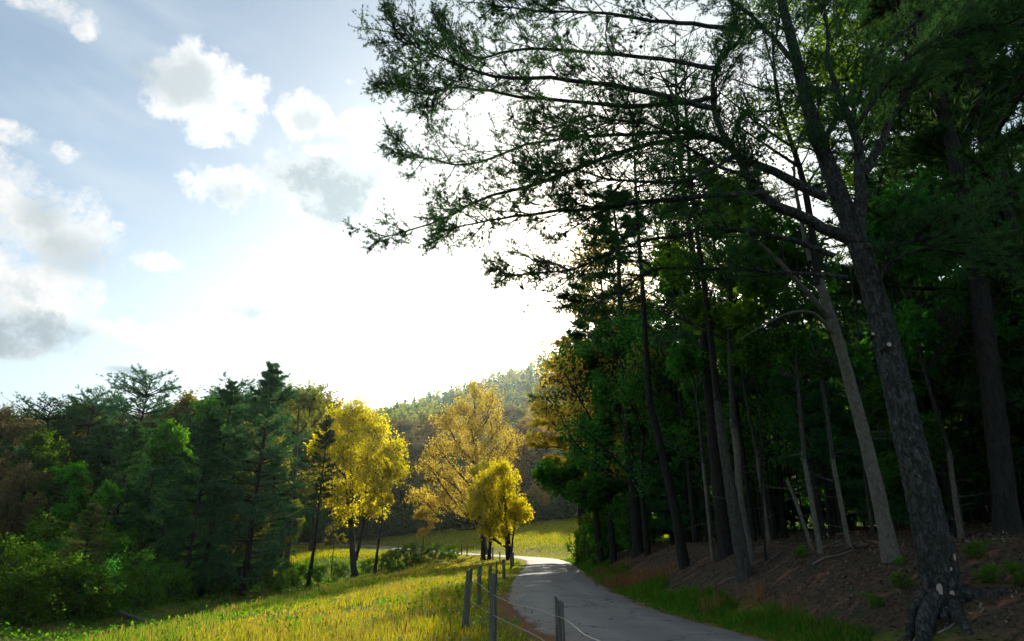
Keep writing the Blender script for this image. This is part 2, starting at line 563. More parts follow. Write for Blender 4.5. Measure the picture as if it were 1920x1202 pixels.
woods_hill = ss(fy + 6 * vnoise(fx, fy, 12, 11), 138, 148)
litter = np.maximum(litter, np.maximum(woods_l * 0.75, woods_hill))
straw = (1 - ss(np.abs(L_ - 0.05 + 0.35 * wob), 0.22, 0.5)) * (gd < 0) * (1 - ss(fy, 19, 26)) + (1 - ss(np.abs(R_ - 0.1 + 0.2 * wob), 0.1, 0.3)) * (gd > 0) * 0.7

# ground material
m, t = mat('ground')
co = t.n('ShaderNodeNewGeometry').outputs['Position']
al = t.n('ShaderNodeAttribute', attribute_name='litter').outputs['Fac']
as_ = t.n('ShaderNodeAttribute', attribute_name='straw').outputs['Fac']
big = t.noise(co, 0.35, 4.0, 0.6).outputs[0]
fine = t.noise(co, 9.0, 6.0, 0.7).outputs[0]
vfine = t.noise(co, 40.0, 4.0, 0.7).outputs[0]
grass = t.mixc(t.sstep(fine, 0.3, 0.7), (.050, .095, .010), (.13, .150, .014))
grass = t.mixc(t.sstep(big, 0.42, 0.62), grass, t.mixc(fine, (.13, .125, .014), (.19, .16, .022)))
lit = t.mixc(t.sstep(fine, 0.3, 0.7), (.030, .022, .016), (.110, .075, .050))
lit = t.mixc(t.sstep(vfine, 0.55, 0.75), lit, (.15, .115, .085))
mpc = t.n('ShaderNodeMapping', {0: co, 'Rotation': (0, 0, 0.9), 'Scale': (1.0, 2.6, 1.0)}).outputs[0]
clay = t.sstep(t.noise(mpc, 0.75, 4.0, 0.62).outputs[0], 0.57, 0.66)
lit = t.mixc(t.m('MULTIPLY', clay, 0.85), lit, t.mixc(fine, (.16, .075, .04), (.30, .15, .085)))
lit = t.mixc(t.m('MULTIPLY', t.sstep(t.noise(co, 1.7, 4.0, 0.6).outputs[0], 0.5, 0.68), 0.6), lit, (.022, .050, .024))
strawc = t.mixc(fine, (.13, .060, .028), (.26, .125, .06))
c = t.mixc(al, grass, lit)
c = t.mixc(as_, c, strawc)
bp = t.n('ShaderNodeBump', {'Strength': 0.8, 'Distance': 0.06, 'Height': t.m('ADD', fine, t.m('MULTIPLY', vfine, 0.4))})
d = t.n('ShaderNodeBsdfPrincipled', {'Base Color': c, 'Roughness': 0.95, 'Normal': bp.outputs[0]})
d.inputs['Specular IOR Level'].default_value = 0.1
t.n('ShaderNodeOutputMaterial', {0: d.outputs[0]})
gme = gb.mesh('ground', m, smooth=True)
for nm, arr in (('litter', litter), ('straw', straw)):
    at_ = gme.attributes.new(nm, 'FLOAT', 'POINT')
    at_.data.foreach_set('value', np.clip(arr, 0, 1).astype(np.float32))
ground = link('ground', gme)
tag(ground, 'meadow, bank and wooded hill ground', 'ground', kind='structure')

# road
m, t = mat('asphalt')
co = t.n('ShaderNodeNewGeometry').outputs['Position']
sp = t.noise(co, 90.0, 3.0, 0.8).outputs[0]
vo = t.n('ShaderNodeTexVoronoi', {'Vector': co, 'Scale': 75.0}).outputs[0]
pt = t.noise(co, 0.8, 5.0, 0.6).outputs[0]
dust = t.n('ShaderNodeAttribute', attribute_name='edge').outputs['Fac']
c = t.mixc(t.sstep(sp, 0.3, 0.75), (.075, .080, .080), (.20, .205, .20))
c = t.mixc(t.m('MULTIPLY', t.sstep(pt, 0.4, 0.7), 0.55), c, (.20, .195, .18))
crk = t.n('ShaderNodeTexVoronoi', {'Vector': t.n('ShaderNodeVectorMath', {0: co, 1: t.noise(co, 1.5, 3.0).outputs[1]}, operation='ADD').outputs[0], 'Scale': 0.35}, feature='DISTANCE_TO_EDGE').outputs[0]
trk = t.n('ShaderNodeAttribute', attribute_name='track').outputs['Fac']
c = t.mixc(t.m('MULTIPLY', trk, 0.35), c, (.24, .235, .22))
c = t.mixc(t.m('MULTIPLY', t.sstep(t.noise(co, 0.28, 3.0, 0.5).outputs[0], 0.56, 0.60), 0.45), c, (.075, .078, .078))
c = t.mixc(t.sstep(crk, 0.011, 0.0), c, (.025, .025, .024))
c = t.mixc(t.m('MULTIPLY', dust, t.sstep(t.noise(co, 3.0, 5.0, 0.7).outputs[0], 0.35, 0.65)), c, (.20, .11, .06))
bp = t.n('ShaderNodeBump', {'Strength': 0.55, 'Distance': 0.006, 'Height': t.m('ADD', vo, sp)})
d = t.n('ShaderNodeBsdfPrincipled', {'Base Color': c, 'Roughness': t.m('ADD', 0.66, t.m('MULTIPLY', pt, 0.18)), 'Normal': bp.outputs[0]})
d.inputs['Specular IOR Level'].default_value = 0.22
t.n('ShaderNodeOutputMaterial', {0: d.outputs[0]})
rb = MB()
RF = resample(RC, 2400)
RFT = nrm(np.gradient(RF[:, :2], axis=0))
u = np.array([-1.0, -0.985, -0.9, -0.7, -0.42, -0.2, 0, 0.2, 0.42, 0.7, 0.9, 0.985, 1.0])
crown = np.array([-0.09, -0.005, 0.008, 0.024, 0.038, 0.047, 0.05, 0.047, 0.038, 0.024, 0.008, -0.005, -0.09])
nr = np.stack([RFT[:, 1], -RFT[:, 0]], -1)
sl = np.arange(len(RF)) * .1


def edge_noise(k):
    return HALF + 0.09 * vnoise(sl, sl * 0, 1.9, k) + 0.06 * vnoise(sl, sl * 0, .55, k + 1) + 0.035 * vnoise(sl, sl * 0, .19, k + 2)


hw = np.where(u[None, :] < 0, edge_noise(21)[:, None], edge_noise(25)[:, None])
pts = np.zeros((len(RF), len(u), 3))
pts[:, :, 0] = RF[:, None, 0] + nr[:, None, 0] * u * hw
pts[:, :, 1] = RF[:, None, 1] + nr[:, None, 1] * u * hw
pts[:, :, 2] = RF[:, None, 2] + crown + 0.015 + 0.006 * vnoise(pts[:, :, 0].ravel(), pts[:, :, 1].ravel(), .8, 29).reshape(pts.shape[:2])
n_, k_ = len(RF), len(u)
idx = np.arange(n_ * k_).reshape(n_, k_)
rb.add(pts.reshape(-1, 3), None, np.stack([idx[:-1, :-1], idx[:-1, 1:], idx[1:, 1:], idx[1:, :-1]], -1).reshape(-1, 4))
rme = rb.mesh('road', m, smooth=True)
at_ = rme.attributes.new('edge', 'FLOAT', 'POINT')
at_.data.foreach_set('value', np.tile(np.clip((np.abs(u) - 0.72) * 3.4, 0, 1) ** 2, n_).astype(np.float32))
at_ = rme.attributes.new('track', 'FLOAT', 'POINT')
at_.data.foreach_set('value', np.tile(np.exp(-((np.abs(u) - 0.42) / 0.16) ** 2), n_).astype(np.float32))
road = link('road', rme)
tag(road, 'narrow asphalt lane', 'road', kind='structure')


def ground_pix(px, py, y0=4.0, y1=260.0):
    """where the ray through a photo pixel meets the ground"""
    d = pix_dir(px, py)
    ys = np.linspace(y0, y1, 2500)
    tt = ys / d[1]
    g = height(d[0] * tt, ys, False)
    k = np.argmax(g >= EYE + d[2] * tt)
    return np.array([d[0] * tt[k], ys[k], g[k]])


def top_place(px, py, Y):
    """foot and height of an upright thing whose top shows at the pixel"""
    p = P(px, py, Y)
    g = hz(p[0], Y)
    return (p[0], Y, g), p[2] - g


# ------------------------------------------------------------------ tree generators
def side_branches(paths, lens_fn, per, start=0.25, ang=(35, 65), up=0.12, npt=4, flat=0.6, droop=0.0):
    """branches leaving a batch of paths (B,n,3); returns (paths, lengths, parent fraction)"""
    B, n, _ = paths.shape
    fr = rng.uniform(start, 1.0, (B, per))
    fr.sort(axis=1)
    f = fr * (n - 1)
    i = np.minimum(np.floor(f).astype(int), n - 2)
    w_ = (f - i)[..., None]
    bi = np.arange(B)[:, None]
    p0 = paths[bi, i] * (1 - w_) + paths[bi, i + 1] * w_
    T = nrm(paths[bi, i + 1] - paths[bi, i])
    upv = np.array([0, 0, 1.0])
    S = nrm(np.cross(T, upv) + 1e-4)
    Wv = nrm(np.cross(S, T))
    roll = np.where(np.arange(per)[None, :] % 2 == 0, 0, np.pi) + rng.normal(0, 1.0 - flat, (B, per)) * 1.6
    O = S * np.cos(roll)[..., None] + Wv * np.sin(roll)[..., None]
    a = np.radians(rng.uniform(*ang, (B, per)))[..., None]
    D = nrm(T * np.cos(a) + O * np.sin(a) + upv * up)
    plen = np.linalg.norm(np.diff(paths, axis=1), axis=2).sum(1)[:, None]
    L = lens_fn(fr, plen) * rng.uniform(0.7, 1.25, (B, per))
    s = np.linspace(0, 1, npt)
    bend = rng.normal(0, 0.16, (B, per, 1, 3)) + np.array([0, 0, up * 0.9 - droop])
    Q = p0[:, :, None, :] + L[..., None, None] * (D[:, :, None, :] * s[None, None, :, None] + bend * (s ** 2)[None, None, :, None])
    return Q.reshape(B * per, npt, 3), L.ravel(), fr.ravel()


def along(paths, spacing_n, start=0.3):
    """points and tangents spread along a batch of paths"""
    B, n, _ = paths.shape
    fr = np.linspace(start, 1.0, spacing_n)[None, :] + rng.uniform(-0.5, 0.5, (B, spacing_n)) * (1 - start) / spacing_n
    f = np.clip(fr, 0, 1) * (n - 1)
    i = np.minimum(np.floor(f).astype(int), n - 2)
    w_ = (f - i)[..., None]
    bi = np.arange(B)[:, None]
    p = paths[bi, i] * (1 - w_) + paths[bi, i + 1] * w_
    T = nrm(paths[bi, i + 1] - paths[bi, i])
    return p.reshape(-1, 3), T.reshape(-1, 3)


def taper(B, n, r0, r1):
    r0 = np.broadcast_to(np.asarray(r0, float), (B,))[:, None]
    r1 = np.broadcast_to(np.asarray(r1, float), (B,))[:, None]
    s = np.linspace(0, 1, n)[None, :]
    return r0 * (1 - s) + r1 * s


def pine_proto(name, H=20.0, r=0.24, cb=0.3, wid=3.6, nb=64, nsub=12, ntuft=7, needle=0.26, nwidth=0.032, count=8, droop=0.05, upang=(5, 30),
               shape='cone', lean=0.3, gap=0.15, trunk_path=None, wood='bark_dark', leaf='needle_dark', layers=0, dead=10):
    tp = np.array([[0, 0, -0.4], [lean * .15 * rng.normal(), lean * .15 * rng.normal(), H * .25], [lean * rng.normal() * .4, lean * rng.normal() * .4, H * .55],
                   [lean * rng.normal() * .5, lean * rng.normal() * .5, H * .8], [lean * rng.normal() * .5, lean * rng.normal() * .5, H]]) if trunk_path is None else np.asarray(trunk_path, float)
    tr = resample(tp, 18)
    wb, cbm = MB(), MB()
    s = np.linspace(0, 1, 18)
    rad = r * (1 - s) ** 0.8 + 0.015
    rad[0] *= 1.1
    tubes(wb, tr, rad, 9, rough=0.03)
    h = np.sort(rng.uniform(cb, 0.985, nb))
    if layers:
        lev = np.linspace(cb, 0.97, layers)
        h = np.clip(lev[rng.integers(0, layers, nb)] + rng.normal(0, 0.006, nb), cb, 0.985)
    fi = h * 17
    i = np.minimum(fi.astype(int), 16)
    p0 = tr[i] + (tr[i + 1] - tr[i]) * (fi - i)[:, None]
    q = (h - cb) / (1 - cb)
    if shape == 'cone':
        prof = (0.55 + 0.45 * np.minimum(q * 4, 1)) * (1 - q) ** 0.75 + 0.035
    elif shape == 'round':
        prof = np.sqrt(np.clip(1 - (1.7 * q - 0.75) ** 2, 0.06, 1))
    else:  # 'flat' umbrella crown
        prof = 0.35 + 0.75 * np.clip(q * 1.6, 0, 1) * np.clip((1 - q) * 2.6, 0.25, 1)
    L = wid * prof * rng.uniform(0.65, 1.2, nb)
    az_ = rng.uniform(0, 2 * np.pi, nb)
    ea = np.radians(rng.uniform(*upang, nb) + 30 * (q - 0.4))
    D = np.stack([np.cos(az_) * np.cos(ea), np.sin(az_) * np.cos(ea), np.sin(ea)], -1)
    st = np.linspace(0, 1, 6)
    bend = rng.normal(0, 0.10, (nb, 1, 3)) + np.array([0, 0, 0.12 - droop * 3])
    BP = p0[:, None, :] + L[:, None, None] * (D[:, None, :] * st[None, :, None] + bend * (st ** 2)[None, :, None])
    br = np.clip(0.018 * L + 0.012, 0.012, r * 0.4)
    tubes(wb, BP, taper(nb, 6, br, 0.008), 4)
    SB, SL, _ = side_branches(BP, lambda f, pl: pl * (0.16 + 0.30 * (1 - f)), nsub, start=0.22, up=0.12, flat=0.7)
    tubes(wb, SB, taper(len(SB), 4, 0.012, 0.004), 3, cap=False)
    pp, TT = along(SB, ntuft, 0.25)
    p2, T2 = along(BP, ntuft * 2, 0.45)
    pp, TT = np.vstack([pp, p2]), np.vstack([TT, T2])
    topness = ss(pp[:, 2] / tr[-1, 2], 0.88, 1.0) if trunk_path is None else 0
    keep = rng.uniform(size=len(pp)) > np.maximum(gap, .72 * topness)
    pp, TT = pp[keep], TT[keep]
    tufts(cbm, pp, nrm(TT + np.array([0, 0, .35])), needle, nwidth, count, 0.7)
    if dead:
        hd = rng.uniform(0.3 * cb, cb, dead)
        fi = hd * 17
        i = fi.astype(int)
        p0 = tr[i] + (tr[i + 1] - tr[i]) * (fi - i)[:, None]
        a = rng.uniform(0, 2 * np.pi, dead)
        D = np.stack([np.cos(a), np.sin(a), rng.uniform(-.3, .25, dead)], -1)
        BP = p0[:, None, :] + (rng.uniform(.4, 1.8, dead)[:, None, None]) * (D[:, None, :] * np.linspace(0, 1, 4)[None, :, None]) + rng.normal(0, .05, (dead, 4, 3))
        BP[:, 0] = p0
        tubes(wb, BP, taper(dead, 4, 0.018, 0.004), 4)
    return wb.mesh(name + '_trunk', M[wood], True), cbm.mesh(name + '_crown', M[leaf]), H


def broad_proto(name, H=16.0, r=0.2, lobes=None, trunk=None, nleaf=22000, leaf=0.16, nsub=14, ntw=9, wood='bark_dark', lmat='leaf_green', fork=0.3, up=0.25,
                ragged=0.5, extra_trunks=None, tw_len=0.42, rmin=0.006, even=1.2):
    """broadleaf: a limb to every lobe of the crown, boughs and twigs inside the lobe, leaves along the twigs"""
    wb, cb = MB(), MB()
    if trunk is None:
        trunk = [(0, 0, -0.3), (rng.normal() * .15, rng.normal() * .15, H * .3), (rng.normal() * .3, rng.normal() * .3, H * .6), (rng.normal() * .3, rng.normal() * .3, H * .9)]
    trunks = [(trunk, r)] + (extra_trunks or [])
    trs = []
    for tp, rr in trunks:
        tr = resample(tp, 14)
        s = np.linspace(0, 1, 14)
        rad = rr * (1 - s) ** 0.85 + 0.015
        rad[0] *= 1.1
        tubes(wb, tr, rad, 8, rough=0.03)
        trs.append(tr)
    lob = np.asarray(lobes, float)   # x y z r
    limb, lr = [], []
    for (x, y, z, R) in lob:
        c = np.array([x, y, z])
        best = None
        for tr in trs:
            hor = np.hypot(tr[:, 0] - x, tr[:, 1] - y)
            start_z = z - 0.9 * hor - 0.5
            k = int(np.argmin(np.abs(tr[:, 2] - np.clip(start_z, fork * H, tr[-1, 2]))))
            cst = np.linalg.norm(tr[k] - c)
            if best is None or cst < best[0]:
                best = (cst, tr[k])
        p = best[1]
        mid = p * 0.5 + c * 0.5 + np.array([0, 0, -0.08 * best[0]]) + rng.normal(0, 0.05 * best[0], 3)
        e = c + nrm(c - p) * R * 0.5
        limb.append(resample([p, mid, c, e], 8))
        lr.append(0.02 + 0.016 * best[0])
    limb = np.array(limb)
    tubes(wb, limb, taper(len(limb), 8, np.minimum(lr, r * 0.5), 0.012), 5)
    vol = lob[:, 3] ** 2
    tw_all = []
    SBs = []
    for li, (x, y, z, R) in enumerate(lob):
        n = max(5, int(nsub * R / lob[:, 3].mean()))
        dirs = runit(n)
        c = np.array([x, y, z]) + dirs * R * (rng.uniform(0.25, 1.0, (n, 1)) ** 0.6)
        f = rng.uniform(0.35, 1.0, n) * 7
        i = np.minimum(f.astype(int), 6)
        p0 = limb[li][i] + (limb[li][i + 1] - limb[li][i]) * (f - i)[:, None]
        s = np.linspace(0, 1, 5)
        mid = rng.normal(0, 0.10 * R, (n, 1, 3))
        Q = p0[:, None] * (1 - s)[None, :, None] + c[:, None] * s[None, :, None] + mid * (4 * s * (1 - s))[None, :, None]
        SBs.append(Q)
    SB = np.concatenate(SBs)
    tubes(wb, SB, taper(len(SB), 5, 0.022, rmin), 4, cap=False)
    Rm = lob[:, 3].mean()
    TW, TL, _ = side_branches(SB, lambda f, pl: Rm * tw_len * np.ones_like(f), ntw, start=0.3, ang=(25, 80), up=up, flat=0.1)
    tubes(wb, TW, taper(len(TW), 4, rmin * 1.3, rmin * 0.5), 3, cap=False)
    per = max(1, int(nleaf / len(TW)))
    # some twigs carry more leaves than others: gaps and clumps
    wgt = np.clip(rng.gamma(even, 1.0, len(TW)), 0, 3)
    cnt = rng.poisson(per * wgt / wgt.mean())
    ti = np.repeat(np.arange(len(TW)), cnt)
    f = rng.uniform(0.15, 1.0, len(ti)) * 3
    i = np.minimum(f.astype(int), 2)
    pp = TW[ti, i] + (TW[ti, i + 1] - TW[ti, i]) * (f - i)[:, None]
    pp = pp + rng.normal(0, leaf * ragged, pp.shape)
    leaves(cb, pp, leaf)
    return wb.mesh(name + '_trunk', M[wood], True), cb.mesh(name + '_crown', M[lmat]), H


def rand_lobes(H, n, wid, z0=0.35, z1=0.95, r=(0.16, 0.26), top=0.45):
    out = []
    for k in range(n):
        q = rng.uniform(0, 1)
        z = H * (z0 + (z1 - z0) * q)
        rr = wid * (1 - (1 - top) * abs(q - 0.4) / 0.6) * math.sqrt(rng.uniform(0.05, 1))
        a = rng.uniform(0, 2 * math.pi)
        out.append((rr * math.cos(a), rr * math.sin(a), z, wid * rng.uniform(*r) * 2))
    out.append((0, 0, H * z1 * 0.98, wid * r[0] * 2))
    return out


def stem_mesh():
    tw, _, _ = side_branches(_t[None], lambda f, pl: rng.uniform(.25, .9, f.shape), 12, start=.12, ang=(55, 100), up=0, npt=4, flat=0)
    tubes(STEM_B, tw, taper(len(tw), 4, .008, .003), 3)
    return STEM_B.mesh('stem', M['bark_grey'], True)


def tree(name, proto, loc, h, label, cat, group=None, wide=1.0, rz=None, leaf=None, wood=None, tilt=(0, 0)):
    tm, cm, H = proto
    e = empty(name, loc)
    s = h / H
    e.scale = (s * wide, s * wide, s)
    e.rotation_euler = (tilt[0], tilt[1], rng.uniform(0, 6.28) if rz is None else rz)
    tag(e, label, cat, group)
    a = link('trunk', tm, e)
    b = link('crown', cm, e)
    for o, mm in ((a, wood), (b, leaf)):
        if mm:
            o.material_slots[0].link = 'OBJECT'
            o.material_slots[0].material = M[mm]
    return e


# prototypes
PINE_A = pine_proto('pine_a', 20, .22, .28, 3.6, nb=78, nsub=11, ntuft=7, needle=.34, nwidth=.060, count=7, gap=.1)
PINE_B = pine_proto('pine_b', 20, .20, .48, 3.4, nb=60, nsub=11, ntuft=8, needle=.32, nwidth=.055, count=7, shape='round', gap=.12, upang=(0, 40))
PINE_W = pine_proto('pine_w', 20, .26, .08, 4.8, nb=130, nsub=12, ntuft=7, needle=.32, nwidth=.045, count=9, layers=20, droop=.0, upang=(2, 16), leaf='needle_blue', gap=.06, dead=4)
PINE_F = pine_proto('pine_f', 20, .20, .55, 4.4, nb=52, nsub=10, ntuft=7, needle=.36, nwidth=.060, count=7, shape='flat', layers=8, upang=(5, 30), gap=.15)
PINE_N = pine_proto('pine_n', 20, .20, .40, 3.6, nb=58, nsub=10, ntuft=6, needle=.20, nwidth=.022, count=9, shape='round', gap=.25, upang=(-5, 35))
LACE = broad_proto('lace', 16, .16, rand_lobes(16, 16, 3.8, .30, .95), nleaf=8500, leaf=.17, nsub=10, ntw=7, wood='bark_dark', lmat='leaf_olive', even=1.6, ragged=1.2)
STEM_B = MB()
_t = resample([(0, 0, -.3), (.1, .05, 3), (-.05, .1, 6), (.12, -.05, 10)], 16)
tubes(STEM_B, _t, np.linspace(.055, .02, 16), 7, rough=.05)
BROAD_A = broad_proto('broad_a', 16, .19, rand_lobes(16, 15, 4.0, .30, .9), nleaf=26000, leaf=.30)
BROAD_B = broad_proto('broad_b', 16, .18, rand_lobes(16, 18, 3.2, .22, .92), nleaf=26000, leaf=.28)
BUD = broad_proto('bud', 16, .19, rand_lobes(16, 18, 4.2, .32, .93), nleaf=28000, leaf=.17, nsub=18, ntw=11, lmat='leaf_bud', wood='bark_grey')
SHRUB = broad_proto('shrub', 2.4, .04, rand_lobes(2.4, 13, 1.35, .18, .85, r=(.18, .28), top=.8), nleaf=7000, leaf=.10, nsub=9, ntw=6, lmat='shrub', fork=.04, wood='bark_tan', rmin=.003)
SAPLING = broad_proto('sapling', 10, .07, rand_lobes(10, 11, 1.9, .25, .95, r=(.18, .26)), nleaf=8000, leaf=.19, nsub=9, ntw=6, wood='bark_grey')

# ------------------------------------------------------------------ the big pine on the bank (nearest tree)
def pixpath(pts):
    return np.array([P(*p) for p in pts])


hero_base = np.array([*P(1778, 1140, 11.0)[:2], 0])
hero_base[2] = hz(hero_base[0], hero_base[1])
hero = empty('pine_tree', tuple(hero_base))
tag(hero, 'big pine with plated bark and exposed roots leaning over the lane from the bank', 'pine tree')


def loc(a):
    return np.asarray(a) - hero_base


hb = MB()
trunk_px = [(1782, 1165, 11.0), (1768, 1110, 11.0), (1738, 965, 11.0), (1697, 790, 11.05), (1652, 600, 11.1), (1608, 455, 11.2), (1560, 330, 11.35), (1520, 215, 11.5),
            (1488, 90, 11.7), (1450, -70, 12.0), (1415, -300, 12.3), (1390, -560, 12.6)]
tr = resample(pixpath(trunk_px), 46)
trf = resample(pixpath(trunk_px), 420)
s = np.linspace(0, 1, 46)
rad = 0.272 * (1 - s) ** 0.9 + 0.03
rad = rad + 0.22 * np.exp(-s * 26)
tubes(hb, loc(trf), np.interp(np.linspace(0, 1, 420), s, rad), 46, rough=0.028)
link('trunk', hb.mesh('hero_trunk', M['bark_pine'], True), hero)

LIMBS = [  # pixel path with depth, radius at the foot
    ([(1600, 452, 11.2), (1525, 412, 11.1), (1440, 362, 11.0), (1402, 290, 11.0), (1358, 212, 11.0), (1352, 130, 11.0), (1388, 60, 11.1), (1400, -40, 11.3)], .125),
    ([(1552, 372, 11.3), (1470, 325, 11.4), (1400, 292, 11.5), (1350, 252, 11.6), (1290, 246, 11.7), (1175, 272, 11.9), (1035, 326, 12.1), (910, 362, 12.2), (830, 402, 12.3), (712, 440, 12.3)], .10),
    ([(1612, 455, 11.1), (1616, 330, 10.9), (1606, 240, 10.8), (1568, 150, 10.7), (1552, 50, 10.7), (1530, -90, 10.7)], .115),
    ([(1618, 330, 10.9), (1672, 215, 10.8), (1728, 112, 10.8), (1790, 38, 10.8), (1850, -60, 10.8)], .085),
    ([(1440, 362, 11.0), (1300, 372, 10.8), (1160, 386, 10.7), (1060, 396, 10.7), (960, 410, 10.8), (880, 424, 10.9), (830, 436, 10.9)], .062),
    ([(1352, 205, 11.0), (1210, 172, 10.9), (1080, 150, 10.8), (950, 142, 10.9), (870, 122, 11.0), (800, 90, 11.0), (742, 44, 11.1)], .062),
    ([(1345, 180, 11.0), (1200, 205, 11.2), (1010, 192, 11.6), (890, 172, 11.8), (810, 178, 11.9), (738, 172, 12.0)], .055),
    ([(1300, 246, 11.7), (1150, 250, 11.9), (1000, 262, 12.4), (880, 300, 12.6), (800, 290, 12.7), (736, 272, 12.7)], .045),
    ([(1400, 60, 11.1), (1260, 42, 11.2), (1120, 22, 11.3), (980, 8, 11.4), (860, -4, 11.5)], .055),
    ([(1352, 130, 11.0), (1220, 100, 11.5), (1080, 82, 11.9), (980, 74, 12.0), (900, 90, 12.1), (840, 60, 12.1), (760, 130, 12.1)], .050),
    ([(1500, 130, 11.6), (1400, 20, 12.0), (1260, -60, 12.4), (1080, -90, 12.8), (930, -70, 13.0)], .060),
    ([(1470, 0, 11.9), (1330, -120, 12.0), (1150, -190, 12.2), (1000, -200, 12.4)], .050),
    ([(1565, 480, 11.2), (1460, 442, 11.3), (1350, 432, 11.4), (1270, 446, 11.6), (1170, 470, 11.8), (1085, 512, 12.0), (1000, 524, 12.2), (932, 528, 12.3)], .055),
    ([(1590, 520, 11.2), (1440, 508, 11.6), (1330, 500, 11.8), (1230, 505, 12.0), (1150, 545, 12.2), (1070, 560, 12.3)], .040),
    ([(1610, 465, 11.1), (1705, 462, 10.6), (1800, 442, 10.2), (1900, 392, 10.0), (1990, 360, 9.9)], .060),
    ([(1640, 560, 11.1), (1660, 500, 10.7), (1740, 470, 10.3), (1840, 480, 10.0), (1930, 500, 9.8)], .035),
    ([(1540, 270, 11.4), (1640, 110, 11.6), (1760, 20, 11.8), (1880, -20, 12.0)], .060),
    ([(1605, 240, 10.8), (1700, 110, 10.4), (1780, 60, 10.0), (1900, 30, 9.7)], .045),
    ([(1395, 280, 11.0), (1290, 330, 10.4), (1180, 340, 9.9), (1090, 330, 9.6), (1000, 335, 9.4)], .040),
    ([(1430, 345, 11.0), (1330, 300, 10.6), (1230, 230, 10.3), (1120, 210, 10.1), (1020, 230, 10.0)], .040),
]
limb_paths = []
for pts, r0 in LIMBS:
    q = resample(pixpath(pts), 22)
    q[1:] += np.cumsum(rng.normal(0, 0.022, (21, 3)), axis=0)
    lb = MB()
    tubes(lb, loc(q), taper(1, 22, r0 * 1.05, 0.011)[0], 9 if r0 > .07 else 6, rough=0.04)
    link('limb', lb.mesh('limb', M['bark_pine'], True), hero)
    limb_paths.append((q, r0))

limb_paths.append((tr[20:40], .1))
tb, nb_ = MB(), MB()
cone_pos = []
for li, (q, r0) in enumerate(limb_paths):
    ln = np.linalg.norm(np.diff(q, axis=0), axis=1).sum()
    big = li in (0, 2, 3, len(limb_paths) - 1)
    n1 = int(ln * (4.6 if big else 5.6))
    B1, L1, f1 = side_branches(q[None], lambda f, pl: (0.45 + 1.05 * np.sin(np.clip(f, 0.05, 1) * 2.4)) * (1.15 - .76 * f), n1, start=0.14 if not big else 0.2, ang=(22, 58), up=0.05, npt=5, flat=0.6)
    tubes(tb, loc(B1), taper(len(B1), 5, 0.016, 0.005), 4, cap=False)
    B2, L2, f2 = side_branches(B1, lambda f, pl: pl * (0.22 + 0.30 * (1 - f)), 6, start=0.2, ang=(25, 60), up=0.06, npt=4, flat=0.5)
    tubes(tb, loc(B2), taper(len(B2), 4, 0.007, 0.003), 3, cap=False)
    B3, L3, f3 = side_branches(B2, lambda f, pl: 0.10 + 0.18 * rng.uniform(size=f.shape), 3, start=0.3, ang=(25, 60), up=0.2, npt=3, flat=0.3)
    a, ta = along(B1, 5, .35)
    b, tb_ = along(B2, 5, .3)
    c, tc_ = along(B3, 3, .4)
    e, te = along(q[None], int(ln * 5), .6)
    pp = np.vstack([a, b, c, e]); tt = np.vstack([ta, tb_, tc_, te])
    keep = rng.uniform(size=len(pp)) > 0.1
    pp, tt = pp[keep], tt[keep]
    tufts(nb_, loc(pp), nrm(tt + np.array([0, 0, .25])), 0.088, 0.0125, 9, 0.75)
    if li in (1, 4, 5, 6, 7, 8, 9, 12, 18, 19):
        sel = rng.choice(len(b), min(34, len(b)), replace=False)
        cone_pos.append(b[sel])
link('twigs', tb.mesh('hero_twigs', M['bark_dark'], True), hero)
cr_ = link('crown', nb_.mesh('hero_crown', M['needle_near']), hero)

# cones: little ovoids with scale ridges, each one a piece of its own
cm_ = MB()
ringz = np.array([0, .012, .03, .048, .062, .07])
ringr = np.array([.004, .02, .027, .023, .013, .002])
an = np.linspace(0, 2 * np.pi, 8, endpoint=False)
vv = np.array([[r * (1 + .18 * (-1) ** (j + i)) * math.cos(a + i * .4), r * (1 + .18 * (-1) ** (j + i)) * math.sin(a + i * .4), -z] for i, (z, r) in enumerate(zip(ringz, ringr)) for j, a in enumerate(an)])
ix = np.arange(48).reshape(6, 8)
cm_.add(vv, None, np.stack([ix[:-1], np.roll(ix, -1, 1)[:-1], np.roll(ix, -1, 1)[1:], ix[1:]], -1).reshape(-1, 4))
cone_me = cm_.mesh('pine_cone', M['cone'])
for p in np.vstack(cone_pos)[:290]:
    o = link('pine_cone', cone_me, hero)
    o.location = loc(p)
    o.rotation_euler = (rng.uniform(-.9, .9), rng.uniform(-.9, .9), rng.uniform(0, 6))
    k = rng.uniform(.9, 1.5)
    o.scale = (k, k, k)

# roots spreading down the bank
for pts, r0 in ([[(1760, 1120, 10.85), (1728, 1150, 10.5), (1706, 1185, 10.2), (1690, 1215, 9.9)], .15],
                [[(1780, 1130, 10.8), (1800, 1160, 10.4), (1822, 1200, 10.0), (1845, 1260, 9.6)], .13],
                [[(1795, 1110, 10.9), (1850, 1130, 10.6), (1910, 1165, 10.3), (1990, 1215, 10.0)], .16],
                [[(1745, 1110, 10.95), (1700, 1125, 10.7), (1665, 1138, 10.5), (1625, 1150, 10.3)], .08],
                [[(1775, 1140, 10.7), (1768, 1165, 10.4), (1752, 1195, 10.1)], .07]):
    q = resample(pixpath(pts), 14)
    g = height(q[:, 0], q[:, 1])
    k = np.linspace(0, 1, 14)
    q[:, 2] = q[:, 2] * (1 - ss(k, .1, .5)) + (g + 0.02 - 0.10 * k) * ss(k, .1, .5)
    q[:, :2] += rng.normal(0, .015, (14, 2))
    b = MB()
    tubes(b, loc(q), taper(1, 14, r0, r0 * .35)[0], 9, rough=.06)
    link('root', b.mesh('root', M['bark_pine'], True), hero)
